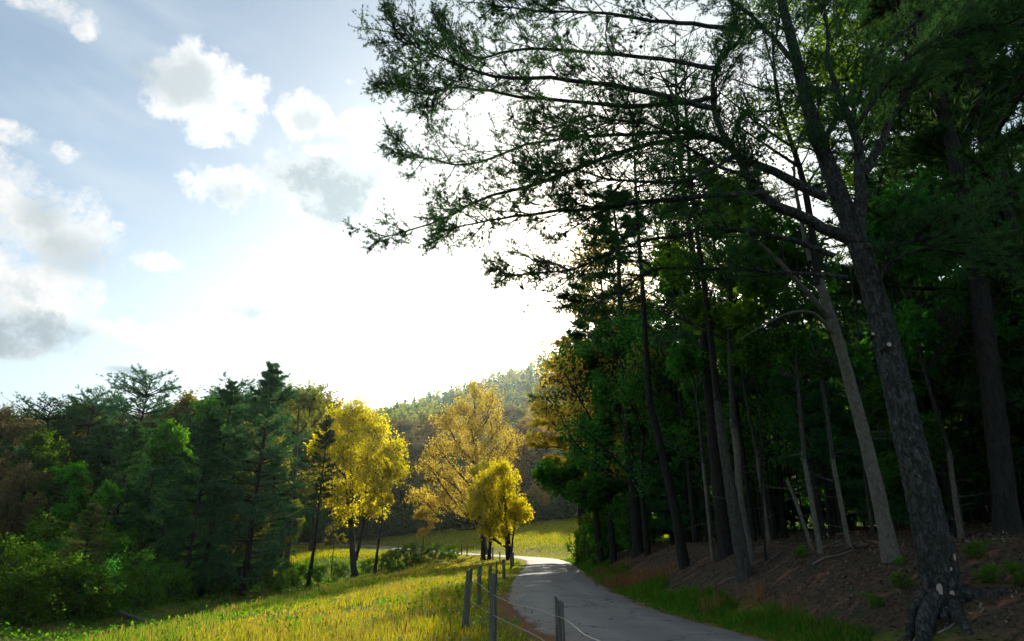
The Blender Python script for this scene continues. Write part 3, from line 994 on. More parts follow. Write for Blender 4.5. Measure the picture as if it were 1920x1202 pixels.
# sawn stubs with pale ends
for px, py, r0, dx in ((1667, 646, .042, .02), (1611, 566, .036, -.06), (1637, 626, .028, -.06)):
    tip = P(px, py, 10.72 if dx > 0 else 10.95)
    root_ = tip + np.array([0.04 - dx, 0.35, -.04])
    b = MB()
    q = resample([root_, (root_ + tip) / 2, tip], 5)
    tubes(b, loc(q), np.array([r0 * 1.25, r0 * 1.1, r0, r0, r0]), 10, 0, cap=False)
    last = b.n
    an = np.linspace(0, 2 * np.pi, 10, endpoint=False)
    ax = nrm(tip - root_)
    u_ = nrm(np.cross(ax, [0, 0, 1.0])); v_ = np.cross(ax, u_)
    disc = loc(tip) + ax * .004 + r0 * .98 * (np.cos(an)[:, None] * u_ + np.sin(an)[:, None] * v_)
    b.add(np.vstack([disc, [loc(tip) + ax * .006]]), [(i, (i + 1) % 10, 10) for i in range(10)], None, 1)
    link('branch_stub', b.mesh('branch_stub', [M['bark_pine'], M['cut']]), hero)
# scars of lost bark near the foot
for px, py, sx, sy in ((1764, 1108, .035, .09), (1763, 1135, .05, .06), (1785, 1112, .05, .045), (1740, 1132, .03, .03), (1738, 1142, .035, .028), (1783, 1068, .018, .05), (1790, 1045, .015, .05)):
    s_i = int(np.argmin(np.abs(tr[:, 2] - P(px, py, 10.6)[2])))
    c = P(px, py, tr[s_i, 1] - rad[s_i] * .97)
    an = np.linspace(0, 2 * np.pi, 9, endpoint=False)
    k = rng.uniform(.6, 1.3, 9)
    out = np.stack([sx * k * np.cos(an), -0.012 + 0.35 * (sx * k * np.cos(an)) ** 2 / rad[s_i] * 1.5, sy * k * np.sin(an)], -1)
    b = MB()
    b.add(np.vstack([loc(c) + out, loc(c) + out * .8 + [0, .08, 0], [loc(c) + [0, -.02, 0]]]), [(i, (i + 1) % 9, 18) for i in range(9)], [(i, i + 9, (i + 1) % 9 + 9, (i + 1) % 9) for i in range(9)])
    link('bark_scar', b.mesh('bark_scar', M['cut']), hero)


# ------------------------------------------------------------------ trees of the wood on the bank, with trunks that can be told apart
PR = {'pine_n_trunk': .20, 'lace_trunk': .16, 'pine_a_trunk': .22, 'pine_b_trunk': .20, 'pine_w_trunk': .26, 'pine_f_trunk': .20, 'sapling_trunk': .07}


def path_tree(name, label, pts, r0, crown=None, crown_at=0.6, crown_h=10, wood='bark_dark', group=None, leaf=None, cat='tree', nbare=8, rend=0.04, wide=1.0):
    q = pixpath(pts)
    base = q[0].copy()
    base[2] = hz(base[0], base[1])
    q[0, 2] = min(q[0, 2], base[2]) - 0.15
    e = empty(name, tuple(base))
    tag(e, label, cat, group)
    tr = resample(q, 26)
    if crown:
        i = max(4, int(crown_at * 25))
        tr = resample(tr[:i + 1], 26)
        crown_at = 1.0
        rend = PR[crown[0].name] * crown_h / crown[2] * 1.13 * wide
        r0 = max(r0, rend * 1.15)
    s = np.linspace(0, 1, 26)
    rad = (r0 - rend) * (1 - s) + rend
    rad = rad * (1 + 0.45 * np.exp(-s * 22))
    b = MB()
    tubes(b, tr - base, rad, 10, rough=.04)
    if nbare:
        B1, _, _ = side_branches(tr[None], lambda f, pl: rng.uniform(.25, 1.1, f.shape), nbare, start=.2, ang=(60, 100), up=0.0, npt=5, flat=0.0)
        tubes(b, B1 - base, taper(len(B1), 5, .010, .003), 4)
    link('trunk', b.mesh('wood', M[wood], True), e)
    if crown:
        tm, cm, H = crown
        i = int(crown_at * 25)
        k = crown_h / H
        for part, mt in (('boughs', tm), ('crown', cm)):
            o = link(part, mt, e)
            o.location = tr[i] - base
            o.scale = (k * wide, k * wide, k)
            o.rotation_euler = (0, 0, rng.uniform(0, 6))
            if part == 'crown' and leaf:
                o.material_slots[0].link = 'OBJECT'
                o.material_slots[0].material = M[leaf]
    return e, tr


e, trp = path_tree('broadleaf_tree', 'pale smooth-barked tree just behind the big leaning pine', [(1668, 1025, 13.6), (1640, 900, 13.6), (1600, 740, 13.7), (1560, 600, 13.8), (1520, 490, 13.9), (1485, 420, 14), (1450, 200, 14.3), (1440, 0, 14.6)],
                   .155, LACE, .55, 9, 'bark_pale', leaf='leaf_bright', nbare=5, wide=1.0)
lb = MB()
for pts, r0 in (([(1560, 600, 13.8), (1510, 545, 13.5), (1440, 470, 13.2), (1380, 430, 13.0), (1310, 420, 12.9)], .07), ([(1575, 640, 13.8), (1530, 590, 13.6), (1490, 585, 13.4), (1450, 600, 13.2), (1380, 640, 13)], .05),
                ([(1520, 490, 13.9), (1500, 400, 14), (1490, 300, 14.2), (1530, 180, 14.4)], .07)):
    q = resample(pixpath(pts), 12)
    tubes(lb, q - np.array(e.location), taper(1, 12, r0, .012)[0], 7, rough=.05)
link('limb', lb.mesh('limb', M['bark_pale'], True), e)

WOOD = 'trees of the wood on the bank'
path_tree('pine_tree', 'dark pine behind the big leaning pine, its thick trunk rising at the right edge', [(1890, 1010, 15), (1868, 800, 15), (1838, 560, 15), (1800, 330, 15), (1765, 150, 15), (1730, -50, 15), (1690, -400, 15.2)], .25, PINE_N, .55, 14, 'bark_dark', nbare=14, cat='pine tree', wide=1.3)
path_tree('pine_tree', 'slim dark pine leaning left from the middle of the bare bank', [(1284, 1062, 24), (1262, 940, 24), (1225, 780, 24), (1190, 640, 24), (1165, 520, 24), (1140, 350, 24.5)], .20, PINE_N, .45, 14, 'bark_dark', WOOD, cat='pine tree', wide=.8)
path_tree('pine_tree', 'grey-barked pine at the top of the bank with a thinner pale trunk beside it', [(1394, 1060, 18), (1372, 930, 18), (1350, 790, 18), (1335, 650, 18), (1315, 450, 18.2), (1300, 200, 18.5)], .20, PINE_N, .5, 12, 'bark_grey', WOOD, cat='pine tree', wide=.8)
path_tree('broadleaf_tree', 'thin pale crooked tree touching the grey-barked pine on the bank', [(1408, 1046, 18.8), (1388, 930, 18.8), (1380, 830, 18.8), (1362, 720, 18.8), (1352, 600, 18.9)], .11, SAPLING, .6, 9, 'bark_pale', WOOD, wide=1.3, leaf='leaf_bright')
path_tree('pine_tree', 'thick straight dark pine standing back from the bank, trunk against the bright sky', [(1362, 1046, 22), (1345, 900, 22), (1330, 740, 22), (1318, 560, 22), (1312, 380, 22), (1300, 100, 22.5)], .24, PINE_N, .45, 15, 'bark_dark', WOOD, cat='pine tree')
path_tree('broadleaf_tree', 'thin white-stemmed sapling between two dark pines on the bank', [(1336, 1042, 22.5), (1328, 960, 22.5), (1318, 860, 22.5), (1312, 740, 22.5)], .075, SAPLING, .7, 8, 'bark_pale', WOOD, leaf='leaf_green')
path_tree('broadleaf_tree', 'thin pale sapling among fallen sticks midway along the wood edge', [(1442, 1022, 22), (1432, 940, 22), (1420, 850, 22), (1415, 720, 22)], .07, SAPLING, .7, 8, 'bark_pale', WOOD, leaf='leaf_green')
path_tree('pine_tree', 'dark pine at the shady end of the wood near the lane bend', [(1196, 1012, 36), (1186, 900, 36), (1172, 780, 36), (1160, 660, 36), (1150, 500, 36)], .30, PINE_A, .4, 17, 'bark_dark', WOOD, cat='pine tree', wide=1.2)
path_tree('broadleaf_tree', 'pale thin trunk second from the pale smooth-barked tree', [(1538, 1030, 16.5), (1520, 930, 16.5), (1506, 850, 16.5), (1495, 760, 16.5)], .065, SAPLING, .7, 7, 'bark_pale', WOOD, leaf='leaf_green')
path_tree('broadleaf_tree', 'pale thin trunk next to the pale smooth-barked tree', [(1592, 1026, 16.8), (1574, 930, 16.8), (1560, 850, 16.8), (1548, 740, 16.8)], .055, SAPLING, .7, 7, 'bark_pale', WOOD, leaf='leaf_green')
path_tree('broadleaf_tree', 'bent pale sapling stem leaning left over the top of the bank', [(1526, 1032, 17), (1508, 985, 17), (1494, 945, 17), (1476, 900, 17)], .05, None, .7, 7, 'bark_pale', WOOD)
path_tree('broadleaf_tree', 'pale thin trunk right of the big leaning pine', [(1802, 1010, 17), (1790, 930, 17), (1780, 850, 17), (1770, 720, 17)], .06, SAPLING, .7, 8, 'bark_pale', WOOD, leaf='leaf_green')
path_tree('broadleaf_tree', 'lichened thin trunk at the right edge of the wood', [(1893, 1003, 16.5), (1880, 920, 16.5), (1868, 820, 16.5), (1860, 720, 16.5)], .075, SAPLING, .7, 8, 'bark_grey', WOOD, leaf='leaf_green')
path_tree('broadleaf_tree', 'slender dark trunk against the bright gap beyond the pale tree', [(1470, 1010, 30), (1455, 800, 30), (1440, 560, 30), (1425, 380, 30)], .15, LACE, .6, 9, 'bark_dark', WOOD, leaf='leaf_olive', wide=.9)
path_tree('broadleaf_tree', 'slender leaning trunk against the bright gap beside the thick straight pine', [(1440, 1010, 32), (1420, 800, 32), (1395, 560, 32), (1375, 400, 32)], .14, LACE, .6, 9, 'bark_dark', WOOD, leaf='leaf_olive', wide=.9)

# the rest of the wood: pines and saplings deeper in, told apart by nothing
DEEP_P = 'dark pines deep in the wood behind the bank'
DEEP_S = 'leafy saplings in the shade of the wood'
for Y in (20, 26, 32, 38, 45, 52, 60):
    for X in np.arange(9.5 + (Y - 20) * .02, 50, 4.6):
        x = X + rng.normal(0, 1.2); y = Y + rng.normal(0, 1.5)
        if (x / y < .36 and y < 30) or x / y > 1.0:
            continue
        pr = [PINE_A, PINE_W, PINE_A, PINE_W, PINE_B][rng.integers(0, 5)]
        hh = rng.uniform(15, 22) * (0.75 if x / y < .62 else 1.05)
        if x / y < .86:
            hh = min(hh, .34 * y * math.sqrt(1 + (x / y) ** 2) * rng.uniform(.85, 1.12) + 1)
        tree('pine_tree', pr, (x, y, hz(x, y) - .1), hh, 'dark pine deep in the shaded wood behind the bank', 'pine tree', DEEP_P, wide=rng.uniform(.9, 1.15))
for k in range(64):
    y = rng.uniform(16, 52); x = rng.uniform(9.2, 14 + y * .75)
    if x / y < .3:
        x = y * rng.uniform(.33, .8) + 2
    tree('sapling', SAPLING, (x, y, hz(x, y) - .1), rng.uniform(4.0, 9), 'leafy green sapling in the shade of the wood', 'sapling', DEEP_S, wide=rng.uniform(1.0, 1.6), leaf=['leaf_green', 'leaf_bright', 'leaf_green'][k % 3])
for pr, px, py, Y, lf, lab in ((PINE_N, 1235, 380, 36, 'needle_near', 'tall pine crown just right of the sun'), (LACE, 1120, 440, 41, 'leaf_gold', 'thin-leaved tree glowing in front of the low sun'), (LACE, 1088, 540, 58, 'leaf_olive', 'thin-leaved tree left of the sun at the wood edge'),  # glow of the tree before the sun comes from its golden leaf colour
                           (LACE, 1270, 420, 33, 'leaf_olive', 'thin-leaved tree between the slim pine and the thick straight pine'), (LACE, 1370, 400, 30, 'leaf_bright', 'tall thin-leaved tree with bright gaps behind the big pine'), (LACE, 1480, 430, 28, 'leaf_bright', 'thin-leaved tree behind the pale-barked tree'), (LACE, 1700, 260, 26, 'leaf_bright', 'thin-leaved tree right of the forked limbs of the big pine')):
    l, h = top_place(px, py, Y)
    tree('pine_tree' if pr is PINE_N else 'broadleaf_tree', pr, (l[0], l[1], l[2] - .1), h, lab, 'pine tree' if pr is PINE_N else 'tree', wide=.9, leaf=lf)
TALL = 'tall pines closing the canopy above the wood'
for pr, px, Y, h in ((PINE_N, 1700, 26, 25), (PINE_W, 1915, 22, 29), (PINE_W, 1975, 17, 26), (PINE_N, 1860, 30, 33)):
    x = P(px, 700, Y)[0]
    tree('pine_tree', pr, (x, Y, hz(x, Y) - .1), h, 'tall pine rising above the big leaning pine to close the canopy', 'pine tree', TALL, wide=1.0, leaf='needle_near')
# leafy broadleaf trees at the wood edge, crowns low
for px, py, Y, lab in ((1110, 640, 42, 'green leafy tree at the wood edge beside the dark bend pine'), (1185, 600, 34, 'green leafy tree behind the slim leaning pine'), (1265, 590, 30, 'green leafy tree left of the thick straight pine'),
                       (1400, 600, 27, 'green leafy tree between the grey pine and the pale tree'), (1500, 640, 24, 'green leafy tree behind the pale tree'), (1760, 560, 22, 'green leafy tree right of the big leaning pine'), (1890, 500, 24, 'green leafy tree at the right edge of the wood')):
    l, h = top_place(px, py, Y)
    tree('broadleaf_tree', LACE if Y < 35 else BROAD_B, (l[0], l[1], l[2] - .1), h, lab, 'tree', wide=1.25, leaf='leaf_green')
for k in range(14):
    y = rng.uniform(46, 64); x = 13 + k * 2.6 + rng.normal(0, 1)
    tree('shrub', SHRUB, (x, y, hz(x, y) - .1), rng.uniform(3, 5.5), 'dark bush closing the back of the shaded wood', 'shrub', 'bushes at the back of the wood', wide=1.2, leaf='leaf_green')
SM = stem_mesh()
STG = 'thin bare stems standing in the shaded wood'
for k in range(44):
    y = rng.uniform(17, 42); x = y * (.19 + .72 * (k + rng.uniform(-.4, .4)) / 43) + 1.5
    dd_, _, _ = road_sd([x], [y])
    if dd_[0] < HALF + 3.2:
        continue
    e = empty('thin_stem', (x, y, hz(x, y)))
    kk = rng.uniform(.6, 1.25)
    e.scale = (kk, kk, kk * rng.uniform(.7, 1.2))
    e.rotation_euler = (rng.normal(0, .05), rng.normal(-.04, .06), rng.uniform(0, 6))
    tag(e, 'thin bare stem standing in the shaded wood on the bank', 'sapling', STG)
    o = link('trunk', SM, e)
    o.material_slots[0].link = 'OBJECT'
    o.material_slots[0].material = M[['bark_dark', 'bark_grey', 'bark_dark', 'bark_pale'][k % 4]]
# edge of the wood at the bend: tall pine with sunlit gold put into its needle colour
tree('pine_tree', PINE_A, (6.9, 64, hz(6.9, 64)), 23, 'tall drooping pine at the lane bend, its needles coloured sunlit gold', 'pine tree', wide=1.75, leaf='needle_sunlit')
tree('pine_tree', PINE_A, (7.4, 52, hz(7.4, 52)), 22, 'full dark pine on the wood edge before the lane bend', 'pine tree', wide=1.5, leaf='needle_near')
tree('broadleaf_tree', BROAD_B, (9.5, 45, hz(9.5, 45)), 17, 'dark leafy tree right of the full pine at the bend', 'tree', wide=1.1, leaf='leaf_green')
tree('pine_tree', PINE_A, (11.5, 62, hz(11.5, 62)), 22, 'pine behind the gold-lit one at the bend', 'pine tree', wide=1.1, leaf='needle_sunlit')
for k, (x, y, h) in enumerate([(5.9, 43, 3.2), (6.6, 48, 4.0), (6.0, 54, 3.0), (7.4, 40, 3.6), (7.6, 58, 4.5), (9, 61, 4)]):
    tree('shrub', SHRUB, (x, y, hz(x, y) - .1), h, 'green shrub at the foot of the wood by the lane bend', 'shrub', 'shrubs at the lane bend', wide=.8)

# ------------------------------------------------------------------ trees left of the meadow
def put(name, proto, px, py, Y, label, cat, group=None, **kw):
    l, h = top_place(px, py, Y)
    return tree(name, proto, (l[0], l[1], l[2] - .15), h + .15, label, cat, group, **kw)


put('pine_tree', PINE_W, 512, 682, 50, 'tallest pine left of the meadow, broad and dark green', 'pine tree', wide=1.05)
put('pine_tree', PINE_W, 398, 775, 46, 'dark pine beside the tallest pine, trunk showing at the meadow edge', 'pine tree', wide=.95, leaf='needle_dark')
put('pine_tree', PINE_W, 255, 790, 60, 'dark layered pine in the middle of the left wood', 'pine tree', wide=1.0)
put('pine_tree', PINE_W, 178, 945, 40, 'young pine with pale yellow shoots behind the bushes', 'pine tree', wide=1.35, leaf='needle_tip')
put('pine_tree', PINE_F, 283, 708, 84, 'flat-topped pine standing highest above the left wood', 'pine tree', wide=1.1)
put('pine_tree', PINE_F, 186, 740, 88, 'smaller flat-topped pine on the left skyline', 'pine tree', wide=1.0)
put('pine_tree', PINE_F, 95, 757, 84, 'bushy-topped pine near the left end of the skyline', 'pine tree', wide=1.2)
put('pine_tree', PINE_B, 415, 735, 92, 'pine crown on the skyline left of the tallest pine', 'pine tree', wide=1.1)
put('pine_tree', PINE_B, 238, 748, 96, 'pine crown between the two flat-topped pines', 'pine tree', wide=1.2)
put('pine_tree', PINE_F, 445, 722, 86, 'ragged flat-topped pine touching the tallest pine', 'pine tree', wide=1.0)
put('broadleaf_tree', BROAD_A, 322, 782, 70, 'bright green broadleaf tree among dark pines in the left wood', 'tree', leaf='leaf_bright', wide=.9)
put('broadleaf_tree', BROAD_B, 135, 868, 58, 'round bright green tree low in the left wood', 'tree', leaf='leaf_bright', wide=1.15)
put('broadleaf_tree', BROAD_B, 215, 905, 50, 'mid-green leafy tree below the dark layered pine', 'tree', leaf='leaf_bright', wide=1.0)
put('broadleaf_tree', BROAD_A, 455, 880, 54, 'olive leafy tree between the two tall meadow-edge pines', 'tree', leaf='leaf_olive', wide=.9)
put('broadleaf_tree', BROAD_A, 85, 800, 72, 'fresh green tree above the round bright one', 'tree', leaf='leaf_bright', wide=1.0)
put('broadleaf_tree', BROAD_B, 395, 745, 80, 'fresh green crown left of the tallest pine', 'tree', leaf='leaf_bright', wide=1.0)
put('broadleaf_tree', BROAD_B, 150, 752, 92, 'yellow-green crown on the left skyline', 'tree', leaf='leaf_olive', wide=1.1)
put('broadleaf_tree', BROAD_A, 352, 730, 98, 'pale yellow-green crown between the skyline pines', 'tree', leaf='leaf_olive', wide=.9)
put('broadleaf_tree', BUD, 10, 762, 66, 'reddish budding tree at the left edge', 'tree', wide=1.1)
put('broadleaf_tree', BUD, 50, 868, 56, 'grey budding tree below the reddish one at the left edge', 'tree', wide=1.0, leaf='leaf_bud')
put('broadleaf_tree', BUD, 575, 716, 76, 'tan budding crown rising behind the tallest pine', 'tree', wide=1.2, leaf='leaf_olive')
put('broadleaf_tree', BROAD_A, 612, 735, 100, 'orange-tinged crown on the skyline beside the yellow tree', 'tree', wide=1.1, leaf='leaf_rust')
MIDS = 'pines filling the left wood'
for px, py, Y in ((30, 800, 74), (215, 800, 76), (330, 850, 62), (450, 800, 66), (60, 850, 70), (120, 800, 84), (370, 770, 84), (555, 790, 84), (470, 760, 100), (20, 780, 96), (300, 770, 100), (420, 860, 57), (290, 880, 52), (520, 850, 62)):
    put('pine_tree', [PINE_A, PINE_W, PINE_B][rng.integers(0, 3)], px, py, Y, 'dark pine filling the left wood below the skyline', 'pine tree', MIDS, wide=rng.uniform(1.0, 1.3))
for px, py, Y in ((-60, 770, 70), (-120, 800, 60), (-60, 860, 50), (-40, 930, 42)):
    put('broadleaf_tree', BROAD_B, px, py, Y, 'tree at the very left edge of the wood', 'tree', 'trees past the left edge', wide=1.2)
LB = 'leafy crowns along the back of the left wood'
for k, (px, py, Y) in enumerate([(-10, 772, 112), (40, 768, 118), (70, 790, 104), (120, 770, 110), (165, 775, 120), (210, 765, 114), (255, 770, 106), (315, 760, 116), (365, 752, 110), (400, 760, 122), (455, 748, 118), (490, 742, 108), (540, 735, 116), (585, 742, 122), (640, 762, 118)]):
    pr, lf, nm = [(BROAD_B, 'leaf_green', 'green'), (BROAD_A, 'leaf_olive', 'olive'), (BUD, 'leaf_bud', 'tan budding'), (BROAD_A, 'leaf_green', 'green')][k % 4]
    put('broadleaf_tree', pr, px, py, Y, nm + ' leafy crown along the back of the left wood', 'tree', LB + ', ' + nm, wide=1.35, leaf=lf)
# slender dark trees at the meadow edge
def lean_tree(label, base_px, pts, r0, **kw):
    return path_tree('broadleaf_tree', label, pts, r0, **kw)
g = ground_pix(576, 1106); Yb = g[1]
path_tree('broadleaf_tree', 'slender dark tree leaning right beside the yellow tree', [(576, 1108, Yb), (590, 1020, Yb), (603, 940, Yb), (612, 860, Yb), (625, 790, Yb)], .20, PINE_A, .3, 11, 'bark_dark', leaf='needle_near', wide=.9, nbare=10)
g = ground_pix(702, 1078); Yb = g[1]
path_tree('broadleaf_tree', 'small dark leaning trunk with a few yellow leaves right of the yellow tree', [(702, 1080, Yb), (708, 1030, Yb), (716, 985, Yb), (724, 945, Yb), (740, 900, Yb)], .17, SAPLING, .5, 6, 'bark_dark', leaf='leaf_yellow', nbare=8)
g = ground_pix(375, 1122); Yb = g[1]
path_tree('pine_tree', 'dark leaning trunk at the meadow edge below the dark pine', [(374, 1124, Yb), (384, 1060, Yb), (396, 990, Yb), (402, 900, Yb), (405, 840, Yb)], .24, PINE_W, .55, 11, 'bark_dark', nbare=10, cat='pine tree')
for px, py, top in ((620, 1092, 960), (470, 1110, 950), (440, 1090, 930), (540, 1085, 960), (410, 1075, 950)):
    g = ground_pix(px, py); Yb = g[1] + 3
    path_tree('broadleaf_tree', 'thin dark stem in the thicket under the tallest pine', [(px, py, Yb), (px + 4, (py + top) / 2, Yb), (px + 3, top, Yb)], .06, SAPLING, .3, 6, 'bark_dark', 'thin stems under the pines', leaf='leaf_olive', nbare=6)


# ------------------------------------------------------------------ the yellow trees
def hero_broad(name, label, Y, trunk_px, r, lobes_px, extra=None, cat='tree', depth=1.0, **kw):
    q = pixpath([(a, b, Y) for a, b in trunk_px])
    base = q[0].copy(); base[2] = hz(base[0], base[1]); q[0, 2] = base[2] - .2
    lobes = []
    for px, py, rp in lobes_px:
        c = P(px, py, Y)
        R = rp / F * (Y / pix_dir(px, py)[1])
        for k in range(2):
            cc = c - base
            cc[1] += rng.uniform(-1, 1) * depth * R * 1.1
            lobes.append((*cc, R))
    ex = None
    if extra:
        ex = [(pixpath([(a, b, Y + dy) for a, b in pts]) - base, rr) for pts, rr, dy in extra]
    H = (q[-1] - base)[2]
    tm, cm, _ = broad_proto(name, H, r, lobes, q - base, extra_trunks=ex, **kw)
    e = empty(name, tuple(base))
    tag(e, label, cat)
    link('trunk', tm, e); link('crown', cm, e)
    return e


g = ground_pix(664, 1082); YT = g[1]
hero_broad('tulip_tree', 'tall bright yellow tree with forked trunk at the meadow edge', YT, [(666, 1086), (662, 1050), (658, 960), (660, 880), (662, 800), (660, 760)], .36,
           [(660, 768, 30), (640, 790, 32), (685, 785, 30), (622, 825, 34), (660, 825, 36), (700, 815, 36), (722, 850, 34), (605, 860, 26), (648, 868, 36), (690, 870, 38), (735, 885, 28), (660, 915, 34), (712, 920, 34), (748, 880, 16),
            (630, 925, 26), (655, 960, 24), (700, 955, 22), (600, 830, 18), (740, 850, 22)],
           extra=[([(666, 1050), (676, 1010), (684, 950), (692, 870), (700, 820)], .20, .3), ([(664, 1050), (655, 980), (648, 900), (640, 830)], .18, -.3)],
           nleaf=25000, leaf=.25, nsub=11, ntw=6, even=2.0, ragged=1.1,  wood='bark_grey', lmat='leaf_yellow', fork=.2, rmin=.012)
hero_broad('broadleaf_tree', 'large golden-tan budding tree beyond the lane', 80, [(912, 1048), (905, 1000), (898, 920), (894, 850), (890, 780), (892, 745)], .38,
           [(892, 742, 26), (862, 765, 30), (922, 762, 30), (840, 800, 30), (885, 800, 36), (935, 800, 34), (955, 835, 26), (825, 845, 30), (870, 850, 38), (920, 855, 36), (810, 880, 26), (845, 895, 34), (895, 900, 34), (945, 890, 28),
            (790, 935, 22), (830, 940, 28), (870, 945, 26), (805, 960, 18)],
           nleaf=34000, leaf=.175, nsub=12, ntw=7, wood='bark_tan', lmat='leaf_gold', fork=.2, rmin=.013, ragged=1.2, even=1.8)
hero_broad('broadleaf_tree', 'smaller bright yellow tree beside the fence at the lane bend', 62, [(955, 1052), (953, 1010), (948, 950), (942, 905), (940, 880)], .22,
           [(938, 878, 20), (920, 900, 24), (955, 905, 22), (905, 930, 26), (940, 930, 28), (972, 945, 16), (895, 960, 22), (930, 965, 26), (965, 968, 18), (915, 990, 18), (980, 962, 12), (945, 995, 14)],
           extra=[([(951, 1050), (948, 1000), (940, 960), (925, 920)], .12, .4), ([(958, 1050), (962, 1005), (968, 960)], .11, -.4)],
           nleaf=14500, leaf=.21, nsub=10, ntw=6, even=1.8, ragged=1.1,  wood='bark_dark', lmat='leaf_yellow', fork=.15, rmin=.010)
for px, lab in ((906, 'left'), (917, 'second')):
    path_tree('broadleaf_tree', {'left': 'dark stout trunk beside the lane below the golden tree', 'second': 'dark trunk leaning right of the stout one below the golden tree'}[lab],
              [(px, 1046 if lab == 'left' else 1042, 70), (px + (0 if lab == 'left' else 3), 1000, 70), (px + 2, 960, 70), (px - 4, 900, 70)], .30 if lab == 'left' else .24, SAPLING, .4, 7, 'bark_dark', leaf='leaf_yellow', nbare=4, wide=1.4)
g = ground_pix(788, 1050)
path_tree('sapling', 'little yellow sapling leaning over the creek thicket', [(786, 1052, g[1]), (792, 1028, g[1]), (800, 1000, g[1]), (815, 975, g[1])], .13, SAPLING, .35, 4.5, 'bark_dark', leaf='leaf_gold', nbare=4, wide=1.6, cat='sapling')

# ------------------------------------------------------------------ woods beyond the fields
HB = 'tree crowns on the hill behind the field'
kinds = [(BROAD_A, 'leaf_rust', 'rusty spring tree'), (BROAD_B, 'leaf_olive', 'olive-gold tree'), (PINE_W, 'needle_dark', 'dark pine'), (BUD, 'leaf_bud', 'tan budding tree'), (BROAD_A, 'leaf_green', 'green tree'), (BUD, 'leaf_gold', 'golden budding tree')]
for Y, n, h0 in ((140, 24, 11), (145, 22, 16), (156, 22, 18), (170, 22, 19), (186, 20, 19), (204, 20, 19), (222, 20, 19), (240, 20, 18)):
    for k in range(n):
        f = (k + rng.uniform(-.35, .35)) / (n - 1)
        px = (-60 if k % 2 else 330) + f * (1290 if k % 2 else 900)
        if Y > 150 and px > 1120:
            continue
        y = Y + rng.normal(0, 3)
        p = P(px, 900, y)
        kk = rng.choice(6, p=[.17, .2, .2, .17, .16, .1])
        pr, lf, nm = kinds[kk]
        tree('pine_tree' if pr is PINE_W else 'broadleaf_tree', pr, (p[0], y, hz(p[0], y) - .6), h0 * rng.uniform(.85, 1.2), nm + ' on the wooded hill behind the field', 'pine tree' if pr is PINE_W else 'tree', nm + 's on the hill', wide=rng.uniform(1.2, 1.6), leaf=lf)

for k in range(22):
    px = 560 + k * 24 + rng.normal(0, 6); y = 138 + rng.normal(0, 2.5)
    p = P(px, 960, y)
    tree('shrub', SHRUB, (p[0], y, hz(p[0], y) - .3), rng.uniform(4, 7), 'dark bush along the foot of the wooded hill, top of the field', 'shrub', 'bushes at the top of the field', wide=1.2, leaf='leaf_green')
# the far ridge reads as one mass
fb, fc = MB(), MB()
pts = []
for k in range(800):
    y = rng.uniform(245, 470); px = rng.uniform(560, 1180)
    pts.append((P(px, 850, y)[0], y))
pts = np.array(pts)
zz = height(pts[:, 0], pts[:, 1])
n = 110
for (x, y), z in zip(pts, zz):
    Hh = rng.uniform(11, 17); R = rng.uniform(2.6, 4.4)
    pine = rng.uniform() < .45
    d = runit(n)
    q = rng.uniform(0, 1, n)
    rr = R * ((1 - q) ** .8 if pine else np.sqrt(np.clip(1 - (q * 1.6 - .75) ** 2, .05, 1)))
    a = rng.uniform(0, 6.28, n)
    rr = rr * rng.uniform(.5, 1.05, n)
    pp = np.stack([x + rr * np.cos(a), y + rr * np.sin(a), z + Hh * (.25 + .75 * q)], -1)
    leaves(fb if pine else fc, pp, 1.5, up=.2, aspect=.7)
o = link('distant_pine_forest', fb.mesh('ridge_pines', M['needle_dark']))
tag(o, 'far pines covering the ridge on the horizon', 'forest', kind='stuff')
o = link('distant_forest', fc.mesh('ridge_trees', M['leaf_olive']))
tag(o, 'far leafy trees covering the ridge on the horizon', 'forest', kind='stuff')

# ------------------------------------------------------------------ shrubs along the creek and the left edge
SH = [(25, 1135, 3.2, 'bright green bush at the lower left corner'), (40, 1035, 3.0, 'yellow-green bush under the young pine at the left edge'), (95, 1120, 2.8, 'green bush second from the left corner'),
      (150, 1140, 2.6, 'dark bush left of the fallen log'), (215, 1075, 3.6, 'tall dark green bush below the young pale pine'), (265, 1125, 2.4, 'low bush just behind the fallen log'), (320, 1110, 2.6, 'bush right of the fallen log by the leaning trunk'),
      (205, 1140, 2.0, 'small bush at the left end of the fallen log'), (350, 1100, 2.2, 'yellow-flecked bush at the leaning pine trunk')]
for px, py, h, lab in SH:
    g = ground_pix(px, py + 25)
    Y = g[1] + 1.5
    p = P(px, py, Y)
    tree('shrub', SHRUB, (p[0], Y, hz(p[0], Y) - .1), h, lab, 'shrub', wide=rng.uniform(.9, 1.15), leaf='shrub' if 'dark' not in lab else 'leaf_green')
BK = 'bushes filling the left wood under the pines'
for k in range(26):
    px = -20 + k * 24 + rng.normal(0, 8); Y = rng.uniform(46, 72)
    if px > 600:
        continue
    p = P(px, 1050, Y)
    tree('shrub', SHRUB, (p[0], Y, hz(p[0], Y) - .2), rng.uniform(2.6, 5.0) * (.6 if px > 420 else 1), 'shady bush filling the left wood under the pines', 'shrub', BK, wide=1.2, leaf=['leaf_green', 'shrub', 'leaf_green'][k % 3])
THK = 'bushes of the creek thicket'
CREEK = sorted(((30, 1175, 1.9), (100, 1165, 1.8), (-20, 1150, 2.4), (430, 1108, 1.3), (490, 1100, 1.2), (545, 1098, 1.1), (600, 1090, 1.2), (640, 1082, 1.1), (690, 1075, 1.1), (730, 1068, 1.5), (760, 1062, 1.6), (790, 1056, 1.5), (815, 1050, 1.3), (840, 1046, 1.2), (745, 1075, .9), (850, 1050, .8), (405, 1115, 1.2), (520, 1110, .9)))
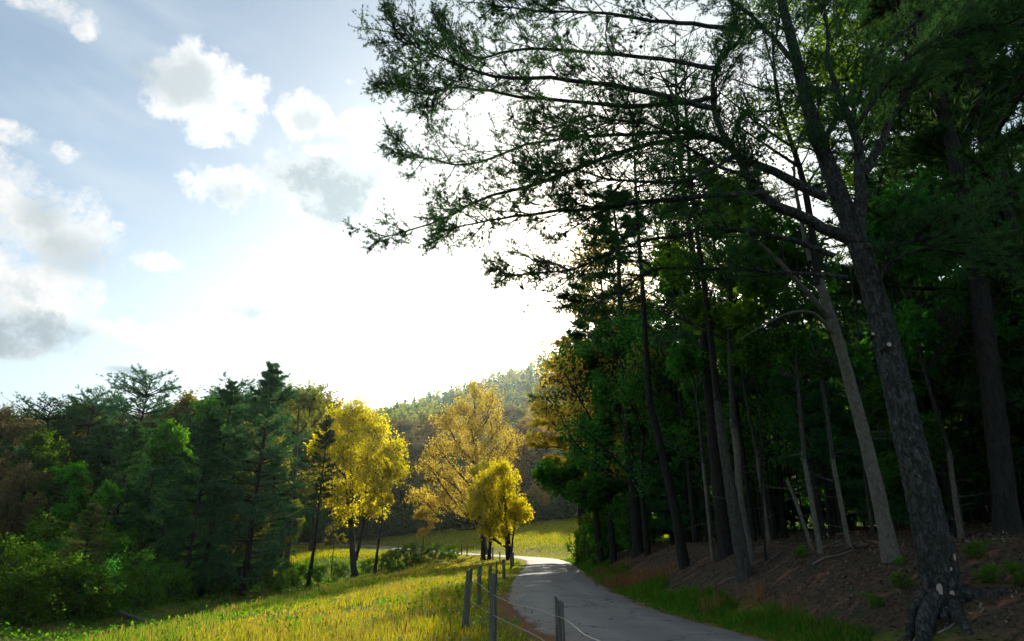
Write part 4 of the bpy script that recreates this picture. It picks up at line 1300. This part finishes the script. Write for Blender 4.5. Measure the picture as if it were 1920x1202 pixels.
ORD = 'first second third fourth fifth sixth seventh eighth ninth tenth eleventh twelfth thirteenth fourteenth fifteenth sixteenth seventeenth eighteenth'.split()
for ci, (px, py, h) in enumerate(CREEK):
    g = ground_pix(px, py)
    Y = g[1] + .8
    p = P(px, py, Y)
    tree('shrub', SHRUB, (p[0], Y, hz(p[0], Y) - .1), h * (1.6 if px < 200 else 1.25), ORD[ci] + ' low bush from the left in the thicket along the meadow edge', 'shrub', THK, wide=1.25, leaf='shrub')
# ------------------------------------------------------------------ grass and litter
def blades(mb, x, y, z, n, hgt, wid, lean=.35, mat_=0, spread=.06):
    """n grass blades around every point, each a bent blade of two faces near and one face far"""
    k = len(x)
    px_ = np.repeat(x, n) + rng.normal(0, 1, k * n) * np.repeat(np.broadcast_to(spread, (k,)), n)
    py_ = np.repeat(y, n) + rng.normal(0, 1, k * n) * np.repeat(np.broadcast_to(spread, (k,)), n)
    pz_ = np.repeat(z, n) - .02
    hh = np.repeat(np.broadcast_to(hgt, (k,)), n) * rng.uniform(.5, 1.2, k * n)
    ww = np.repeat(np.broadcast_to(wid, (k,)), n)
    a = rng.uniform(0, 6.28, k * n)
    l = lean * hh * rng.uniform(.2, 1.2, k * n)
    base = np.stack([px_, py_, pz_], -1)
    b = rng.uniform(0, 6.28, k * n)
    side = np.stack([np.cos(b), np.sin(b), np.zeros(k * n)], -1) * (ww * .5)[:, None]
    mid = base + np.stack([np.cos(a) * l * .35, np.sin(a) * l * .35, hh * .6], -1)
    tip = base + np.stack([np.cos(a) * l, np.sin(a) * l, hh], -1)
    v = np.stack([base - side, base + side, mid + side * .8, mid - side * .8, tip], 1)
    i = np.arange(k * n)[:, None] * 5
    mb.add(v.reshape(-1, 3), i + np.array([[3, 2, 4]]), i + np.array([[0, 1, 2, 3]]), mat_)


M['grass'] = leaf_mat('meadow grass', [(.055, .110, .010), (.090, .140, .011), (.15, .160, .014), (.18, .155, .022)], (.50, .50, .012), 0.5, objvar=0, patch=(.28, (.19, .155, .03)))
M['grass_dry'] = leaf_mat('seed stalks', [(.20, .15, .04), (.26, .20, .055), (.22, .13, .04)], (.46, .34, .06), 0.45, objvar=0)
M['grass_verge'] = leaf_mat('verge grass', [(.016, .070, .014), (.028, .100, .016), (.05, .135, .016), (.12, .11, .035)], (.13, .29, .014), 0.5, objvar=0, patch=(.9, (.05, .075, .02)))
M['straw_brown'] = leaf_mat('dead brown grass', [(.13, .065, .03), (.19, .10, .045), (.24, .14, .07)], (.3, .16, .06), 0.35, objvar=0)
M['dead_leaf'] = leaf_mat('fallen leaves', [(.045, .030, .020), (.085, .055, .035), (.14, .10, .07), (.20, .16, .12)], (.08, .05, .03), 0.15, objvar=0)


def scatter(n, yr, xr, power=1.0):
    """random ground points, denser near the camera"""
    u_ = rng.uniform(0, 1, n)
    y = yr[0] * (yr[1] / yr[0]) ** u_ if power else rng.uniform(*yr, n)
    x = rng.uniform(xr[0], xr[1], n)
    return x, y


gm, gs, gl = MB(), MB(), MB()
x, y = scatter(62000, (7, 82), (-26, 6))
dd, zr_, _ = road_sd(x, y)
L = -dd - HALF
ok = (L > .12) & (L < 19) & (np.abs(x) < y * .86 + 1.5)
patch = vnoise(x, y, 3.1, 31) + .5 * vnoise(x, y, 1.0, 32)
ok &= (rng.uniform(size=len(x)) < np.clip(.8 + .3 * patch, .3, 1)) & ~((L < .5) & (y < 22) & (rng.uniform(size=len(x)) < .75))
x, y, L, patch = x[ok], y[ok], L[ok], patch[ok]
z = height(x, y)
short = ss(L, .1, 1.6) * .6 + .4
hgt = (.13 + .09 * np.clip(patch + .3, 0, 1.3)) * short
lush = L + 1.6 * patch + rng.normal(0, .8, len(x)) > np.where(y > 50, 12.5, 9.5)
for sel, mb_ in ((~lush, gm), (lush, gl)):
    blades(mb_, x[sel], y[sel], z[sel], 3, hgt[sel], .009 + .0009 * y[sel], .5, spread=.03 + .0024 * y[sel])
sel = rng.uniform(size=len(x)) < np.clip(.12 + .25 * patch, 0.02, .4) * ss(L, .8, 3)
blades(gs, x[sel], y[sel], z[sel], 3, hgt[sel] * 1.5 + .07, .0035 + .0006 * y[sel], .25, spread=.12)
# pasture beyond the lane and in the creek bottom
x, y = scatter(44000, (64, 138), (-60, 26))
dd, _, _ = road_sd(x, y)
ok = (np.abs(dd) > HALF + .2) & ~((dd < 0) & (y < 80) & (-dd - HALF < 19) & (x > -24))
x, y = x[ok], y[ok]
dd = dd[ok]
blades(gm, x, y, height(x, y), 3, .07 + .23 * ss(np.abs(dd), 3, 12), .09, .5, spread=.35)
o = link('meadow_grass', gm.mesh('meadow_grass', M['grass']))
tag(o, 'tall yellow-green grass of the meadow and fields', 'grass', kind='stuff')
M['grass_lush'] = leaf_mat('lush creek grass', [(.025, .105, .010), (.045, .135, .012), (.08, .165, .014)], (.24, .44, .012), 0.5, objvar=0)
o = link('lush_grass', gl.mesh('lush_grass', M['grass_lush']))
tag(o, 'fresh green grass along the lower meadow edge', 'grass', kind='stuff')
o = link('seed_stalks', gs.mesh('seed_stalks', M['grass_dry']))
tag(o, 'tan seed stalks standing in the meadow grass', 'grass', kind='stuff')
# verge on the wood side of the lane
gv, gd_ = MB(), MB()
x, y = scatter(60000, (7, 64), (0, 12))
dd, _, _ = road_sd(x, y)
R = dd - HALF
pn = vnoise(x, y, 1.2, 41) + .5 * vnoise(x, y, .5, 42)
ok = (R > .04) & (R < .95 + .5 * pn + .35 * (y > 12.5)) & (R > .04 + .12 * (pn > .5))
x, y, R, pn = x[ok], y[ok], R[ok], pn[ok]
tall = ss(R, .35, 1.0)
blades(gv, x, y, height(x, y), 5, .07 + tall * (.13 + .22 * np.clip(pn, 0, 1)) * ss(y, 9, 15), .010 + .0006 * y, .5, spread=.05)
o = link('verge_grass', gv.mesh('verge_grass', M['grass_verge']))
tag(o, 'deep green grass along the wood side of the lane', 'grass', kind='stuff')
for (px, py, n, sx) in ((1185, 1098, 260, .5), (1150, 1075, 80, .5), (1340, 1150, 14, .12), (1420, 1128, 12, .15), (1240, 1085, 40, .4), (1480, 1160, 10, .12)):
    g = ground_pix(px, py)
    x = g[0] + rng.normal(0, sx, n); y = g[1] + rng.normal(0, sx * 1.6, n)
    blades(gd_, x, y, height(x, y), 4, .5, .009 + .0004 * g[1], .3, spread=.06)
o = link('dead_grass', gd_.mesh('dead_grass', M['straw_brown']))
tag(o, 'dead brown grass stalks at the foot of the bank', 'grass', kind='stuff')
lt = MB()
x, y = scatter(60000, (8, 55), (3, 26))
dd, _, _ = road_sd(x, y)
R = dd - HALF
ok = (R > .8) & (R < 16) & (rng.uniform(size=len(x)) < ss(R, .6, 2.2))
x, y = x[ok][:36000], y[ok][:36000]
leaves(lt, np.stack([x, y, height(x, y) + .012 + .03 * rng.uniform(size=len(x)) ** 3], -1), .08, up=1.0, aspect=.55)
o = link('leaf_litter', lt.mesh('leaf_litter', M['dead_leaf']))
tag(o, 'brown leaf litter over the bank and forest floor', 'leaves', kind='stuff')

ug = MB()
x, y = scatter(26000, (16, 95), (-34, 2))
dd, _, _ = road_sd(x, y)
L = -dd - HALF
pn = vnoise(x, y, 2.3, 51) + .6 * vnoise(x, y, .9, 52)
ok = (L > np.where(y > 70, 5.5, 13.2) + 1.2 * pn) & (L < 30) & (rng.uniform(size=len(x)) < .75)
x, y, pn, L = x[ok], y[ok], pn[ok], L[ok]
n = 4
xx = np.repeat(x, n) + rng.normal(0, .22, len(x) * n); yy = np.repeat(y, n) + rng.normal(0, .22, len(x) * n)
hh = np.repeat(np.clip(.25 + .35 * pn, .06, .8) * ss(L, 13, 16) + .05, n) * rng.uniform(0, 1, len(xx))
leaves(ug, np.stack([xx, yy, height(xx, yy) + hh], -1), .11 + .0016 * yy.mean(), up=.8)
o = link('undergrowth', ug.mesh('undergrowth', M['shrub']))
tag(o, 'low leafy undergrowth along the creek at the meadow edge', 'undergrowth', kind='stuff')

lr_ = MB()
x, y = scatter(5200, (8, 60), (-2, 8))
dd, _, _ = road_sd(x, y)
ok = (np.abs(dd) < HALF - .05) & (rng.uniform(size=len(x)) < .06 + .9 * ss(np.abs(dd), 1.2, 1.7))
x, y, dd = x[ok], y[ok], dd[ok]
leaves(lr_, np.stack([x, y, .02 + .05 * (1 - np.abs(dd) / HALF)], -1) + [0, 0, .012], .06, up=3.0, aspect=.45)
o = link('fallen_leaves', lr_.mesh('fallen_leaves', M['dead_leaf']))
tag(o, 'brown leaves and needles blown along the lane edges', 'leaves', kind='stuff')
M['flower'] = simple('clover flower', (.55, .55, .50))
fl = MB()
x, y = scatter(900, (9, 30), (-9, 1))
dd, _, _ = road_sd(x, y)
ok = (-dd - HALF > .2) & (-dd - HALF < 5)
x, y = x[ok], y[ok]
leaves(fl, np.stack([x, y, height(x, y) + rng.uniform(.12, .3, len(x))], -1), .035, up=1.0, aspect=.9)
o = link('clover_flowers', fl.mesh('clover_flowers', M['flower']))
tag(o, 'tiny white flowers scattered in the grass by the fence', 'flowers', kind='stuff')

wd = MB()
x, y = scatter(1500, (9, 60), (-18, 1))
dd, _, _ = road_sd(x, y)
L = -dd - HALF
ok = (L > .4) & (L < 16) & (vnoise(x, y, 4.0, 61) + .4 * rng.normal(size=len(x)) > .1)
x, y = x[ok], y[ok]
n = 9
xx = np.repeat(x, n) + rng.normal(0, .09, len(x) * n); yy = np.repeat(y, n) + rng.normal(0, .09, len(x) * n)
leaves(wd, np.stack([xx, yy, height(xx, yy) + rng.uniform(.02, .30, len(xx))], -1), .10 + .0012 * yy.mean(), up=.6, aspect=.5)
o = link('meadow_weeds', wd.mesh('meadow_weeds', M['shrub']))
tag(o, 'broad-leaved weeds standing here and there in the meadow', 'weeds', kind='stuff')

# little green plants on the bank
for px, py, h, lab in ((1838, 1052, .55, 'leafy green plant beside the big pine trunk, upper one'), (1862, 1095, .5, 'fern-like green plant right of the big pine roots'), (1690, 1110, .5, 'green seedling left of the big pine foot'), (1640, 1140, .4, 'low green plant by the roots of the big pine'),
                       (1505, 1045, .5, 'green sprig on top of the bank left of the pale tree'), (1915, 1100, .6, 'green plant at the right edge of the bank'), (1690, 1062, .3, 'small yellow-green sprig between the pale tree and the big pine')):
    g = ground_pix(px, py)
    tree('plant', SHRUB, (g[0], g[1], hz(g[0], g[1]) - .03), h * .6, lab, 'plant', wide=1.2, leaf='leaf_bright')

# fallen sticks and branches
STK = 'pale sticks lying on the forest floor'
def stick(px0, py0, px1, py1, Y0, Y1, r, label, group=None, name='fallen_branch', raise_=.03, mt='stick', twigs=3):
    a, b = P(px0, py0, Y0), P(px1, py1, Y1)
    a[2] = hz(a[0], a[1]) + raise_; b[2] = hz(b[0], b[1]) + raise_
    q = resample([a, (a * 2 + b) / 3 + rng.normal(0, .02, 3), (a + 2 * b) / 3 + rng.normal(0, .02, 3), b], 9)
    q[:, 2] = np.maximum(q[:, 2], height(q[:, 0], q[:, 1]) + raise_ * .6)
    e = empty(name, tuple(q[0]))
    tag(e, label, 'log' if name == 'fallen_log' else 'branch', group)
    mb = MB()
    tubes(mb, q - q[0], taper(1, 9, r, r * .45)[0], 7, rough=.08)
    link('stem', mb.mesh('stem', M[mt], True), e)
    if twigs:
        B1, _, _ = side_branches(q[None], lambda f, pl: pl * .18, twigs, start=.3, ang=(35, 70), up=.3, npt=4, flat=0)
        for t_ in B1:
            mb = MB()
            tubes(mb, t_ - q[0], taper(1, 4, r * .4, r * .15)[0], 4)
            link('twig', mb.mesh('twig', M[mt], True), e)
g = ground_pix(222, 1152)
stick(222, 1152, 292, 1143, g[1] - .5, g[1] - .8, .12, 'grey fallen log with broken stubs lying below the bushes', name='fallen_log', raise_=.16, twigs=4)
for a in ((1218, 1068, 1248, 1048, 23, 22.5, .035), (1400, 1028, 1490, 1005, 20, 21, .03), (1348, 1054, 1384, 1054, 18.4, 18.2, .03), (1328, 1039, 1352, 1037, 20, 20, .03), (1432, 1048, 1468, 1036, 18, 18.6, .025), (1520, 1036, 1592, 1030, 15.6, 15.8, .035),
          (1560, 1018, 1590, 1014, 17, 17.4, .03), (1808, 1014, 1840, 1012, 13.4, 13.4, .025), (1860, 1012, 1915, 1022, 13.2, 12.8, .03), (1622, 1178, 1662, 1188, 10.2, 10.0, .018), (1700, 1140, 1722, 1124, 10.4, 10.6, .018), (1467, 1102, 1482, 1124, 13.6, 13.2, .018),
          (1660, 1156, 1682, 1136, 10.5, 10.8, .02), (1750, 1148, 1790, 1160, 10.35, 10.3, .022), (1845, 1150, 1840, 1172, 10.3, 10.1, .025), (1160, 1045, 1190, 1030, 30, 30, .03), (1535, 1010, 1575, 1004, 18, 18.5, .03)):
    stick(*a, 'pale stick lying on the bank or forest floor', STK, twigs=2)
for k in range(46):
    y0 = rng.uniform(9.5, 24); r_ = rng.uniform(1.3, 8)
    i_ = int(np.argmin(np.abs(ROAD[:, 1] - y0)))
    x0 = ROAD[i_, 0] + HALF + r_
    if x0 > y0 * .82:
        continue
    a_ = rng.uniform(0, 6.28); l_ = rng.uniform(.35, 1.5)
    A, B_ = np.array([x0, y0, 0.]), np.array([x0 + l_ * math.cos(a_), y0 + l_ * math.sin(a_), 0.])
    q = resample([A, A * .6 + B_ * .4 + rng.normal(0, .04, 3), B_], 7)
    q[:, 2] = height(q[:, 0], q[:, 1]) + .012 + np.linspace(0, rng.uniform(0, .12), 7)
    e = empty('fallen_branch', tuple(q[0]))
    tag(e, 'pale stick lying on the bank or forest floor', 'branch', STK)
    mb = MB()
    tubes(mb, q - q[0], taper(1, 7, rng.uniform(.008, .022), .004)[0], 5, rough=.06)
    link('stem', mb.mesh('stem', M[['stick', 'bark_tan', 'bark_dark'][k % 3]], True), e)

# ------------------------------------------------------------------ fence along the lane
fence = empty('wire_fence', (float(P(925, 1140, 9.5)[0]), 9.5, 0))
tag(fence, 'old wire fence of weathered wooden posts along the lane', 'fence')
F0 = np.array(fence.location)


def post(px, top_py, Y, r, lean_px=0, parent=fence, org=F0, h=None, slant=.03):
    top = P(px, top_py, Y)
    bx = P(px + lean_px, top_py, Y)[0]
    g = hz(bx, Y)
    if h:
        top[2] = g + h
    n, k = 9, 10
    q = np.linspace(0, 1, n)[:, None] * (top - np.array([bx, Y, g - .3])) + np.array([bx, Y, g - .3])
    an = np.linspace(0, 2 * np.pi, k, endpoint=False) + .3
    prof = r * (1 + .10 * rng.normal(size=k))
    V = []
    for i in range(n):
        rr = prof * (1.08 - .12 * i / (n - 1)) * (1 + .03 * rng.normal(size=k))
        c = q[i] + rng.normal(0, r * .05, 3)
        zz = np.zeros(k)
        if i == n - 1:
            zz = slant * np.cos(an) + rng.normal(0, .012, k)
        V.append(np.stack([c[0] + rr * np.cos(an), c[1] + rr * np.sin(an), c[2] + zz], -1))
    V = np.concatenate(V)
    ix = np.arange(n * k).reshape(n, k)
    b = MB()
    b.add(np.vstack([V, [V[-k:].mean(0)]]) - org, [(ix[-1, j], ix[-1, (j + 1) % k], n * k) for j in range(k)], np.stack([ix[:-1], np.roll(ix, -1, 1)[:-1], np.roll(ix, -1, 1)[1:], ix[1:]], -1).reshape(-1, 4))
    link('fence_post', b.mesh('fence_post', M['post']), parent)
    return np.array([bx, Y, g]), top


pA = post(1048, 1125, 6.0, .040, 6, slant=-.035)
pB = post(925, 1077, 9.5, .050, 0, slant=.0)
pC = post(881, 1068, 14.0, .070, -8, slant=.03)
pD = post(899, 1062, 18.5, .060, 0)
pE = post(919, 1060, 21.0, .050, 0)
pF = post(931, 1053, 25, .04, 0)
pG = post(944, 1049, 31, .065, 2)
pH = post(958, 1040, 42, .06, 0)
pI = post(962, 1036, 46, .07, 0)
pJ = post(937, 1034, 56, .06, 1)
pN = post(1300, 1330, 3.2, .05, 0, h=1.15)


def wire(keys, r=.0034):
    q = resample(keys, 60)
    q[1:-1] += np.cumsum(rng.normal(0, .0016, (58, 3)), axis=0) * 1.0
    b = MB()
    tubes(b, q - F0, np.full((1, 60), r)[0], 5)
    link('wire', b.mesh('wire', M['wire'], True), fence)


def on(pst, f, off=0.05):
    return pst[0] * (1 - f) + pst[1] * f + np.array([off, -.02, 0])


wire([P(884, 1084, 13.9), P(905, 1100, 12.2), P(921, 1113, 9.6), P(960, 1130, 8.4), P(1005, 1141, 7.2), P(1040, 1152, 6.05), P(1065, 1163, 5.6), P(1095, 1186, 4.9), P(1140, 1207, 4.3), P(1300, 1300, 3.3)])
wire([P(882, 1126, 13.9), P(900, 1140, 12), P(922, 1154, 9.6), P(960, 1172, 8.4), P(1000, 1192, 7.2), P(1046, 1222, 6.05), P(1120, 1290, 4.6), P(1300, 1420, 3.3)])
wire([on(pC, .8), on(pD, .8), on(pE, .8), on(pF, .75), on(pG, .8), on(pH, .8), on(pI, .8)], .0034)

far_f = empty('wire_fence', (-10, 88, hz(-10, 88)))
tag(far_f, 'far row of dark fence posts along the lane where it runs left', 'fence')
FO = np.array(far_f.location)
for px, tp, Y in ((842, 1025, 82), (866, 1024, 79), (876, 1027, 77), (924, 1030, 68), (818, 1024, 86), (780, 1022, 92), (748, 1020, 98)):
    post(px, tp, Y, .07, 0, far_f, FO, h=1.25)

# ------------------------------------------------------------------ evening haze
m = bpy.data.materials.new('haze')
m.use_nodes = True
t = NT(m.node_tree)
v = t.n('ShaderNodeVolumePrincipled', {'Color': (.86, .97, 1.0, 1), 'Density': 0.00012, 'Anisotropy': 0.72})
t.n('ShaderNodeOutputMaterial', {1: v.outputs[0]})
b = MB()
X0, X1, Y0, Y1, Z0, Z1 = -920, 920, -130, 1010, min(-5.0, float(GZ.min()) - 1.0), float(GZ.max()) + 30
b.add([(x, y, z) for z in (Z0, Z1) for y in (Y0, Y1) for x in (X0, X1)], None, [(0, 2, 3, 1), (4, 5, 7, 6), (0, 1, 5, 4), (2, 6, 7, 3), (0, 4, 6, 2), (1, 3, 7, 5)])
o = link('haze', b.mesh('haze', m))
tag(o, 'pale evening haze filling the valley', 'haze', kind='stuff')
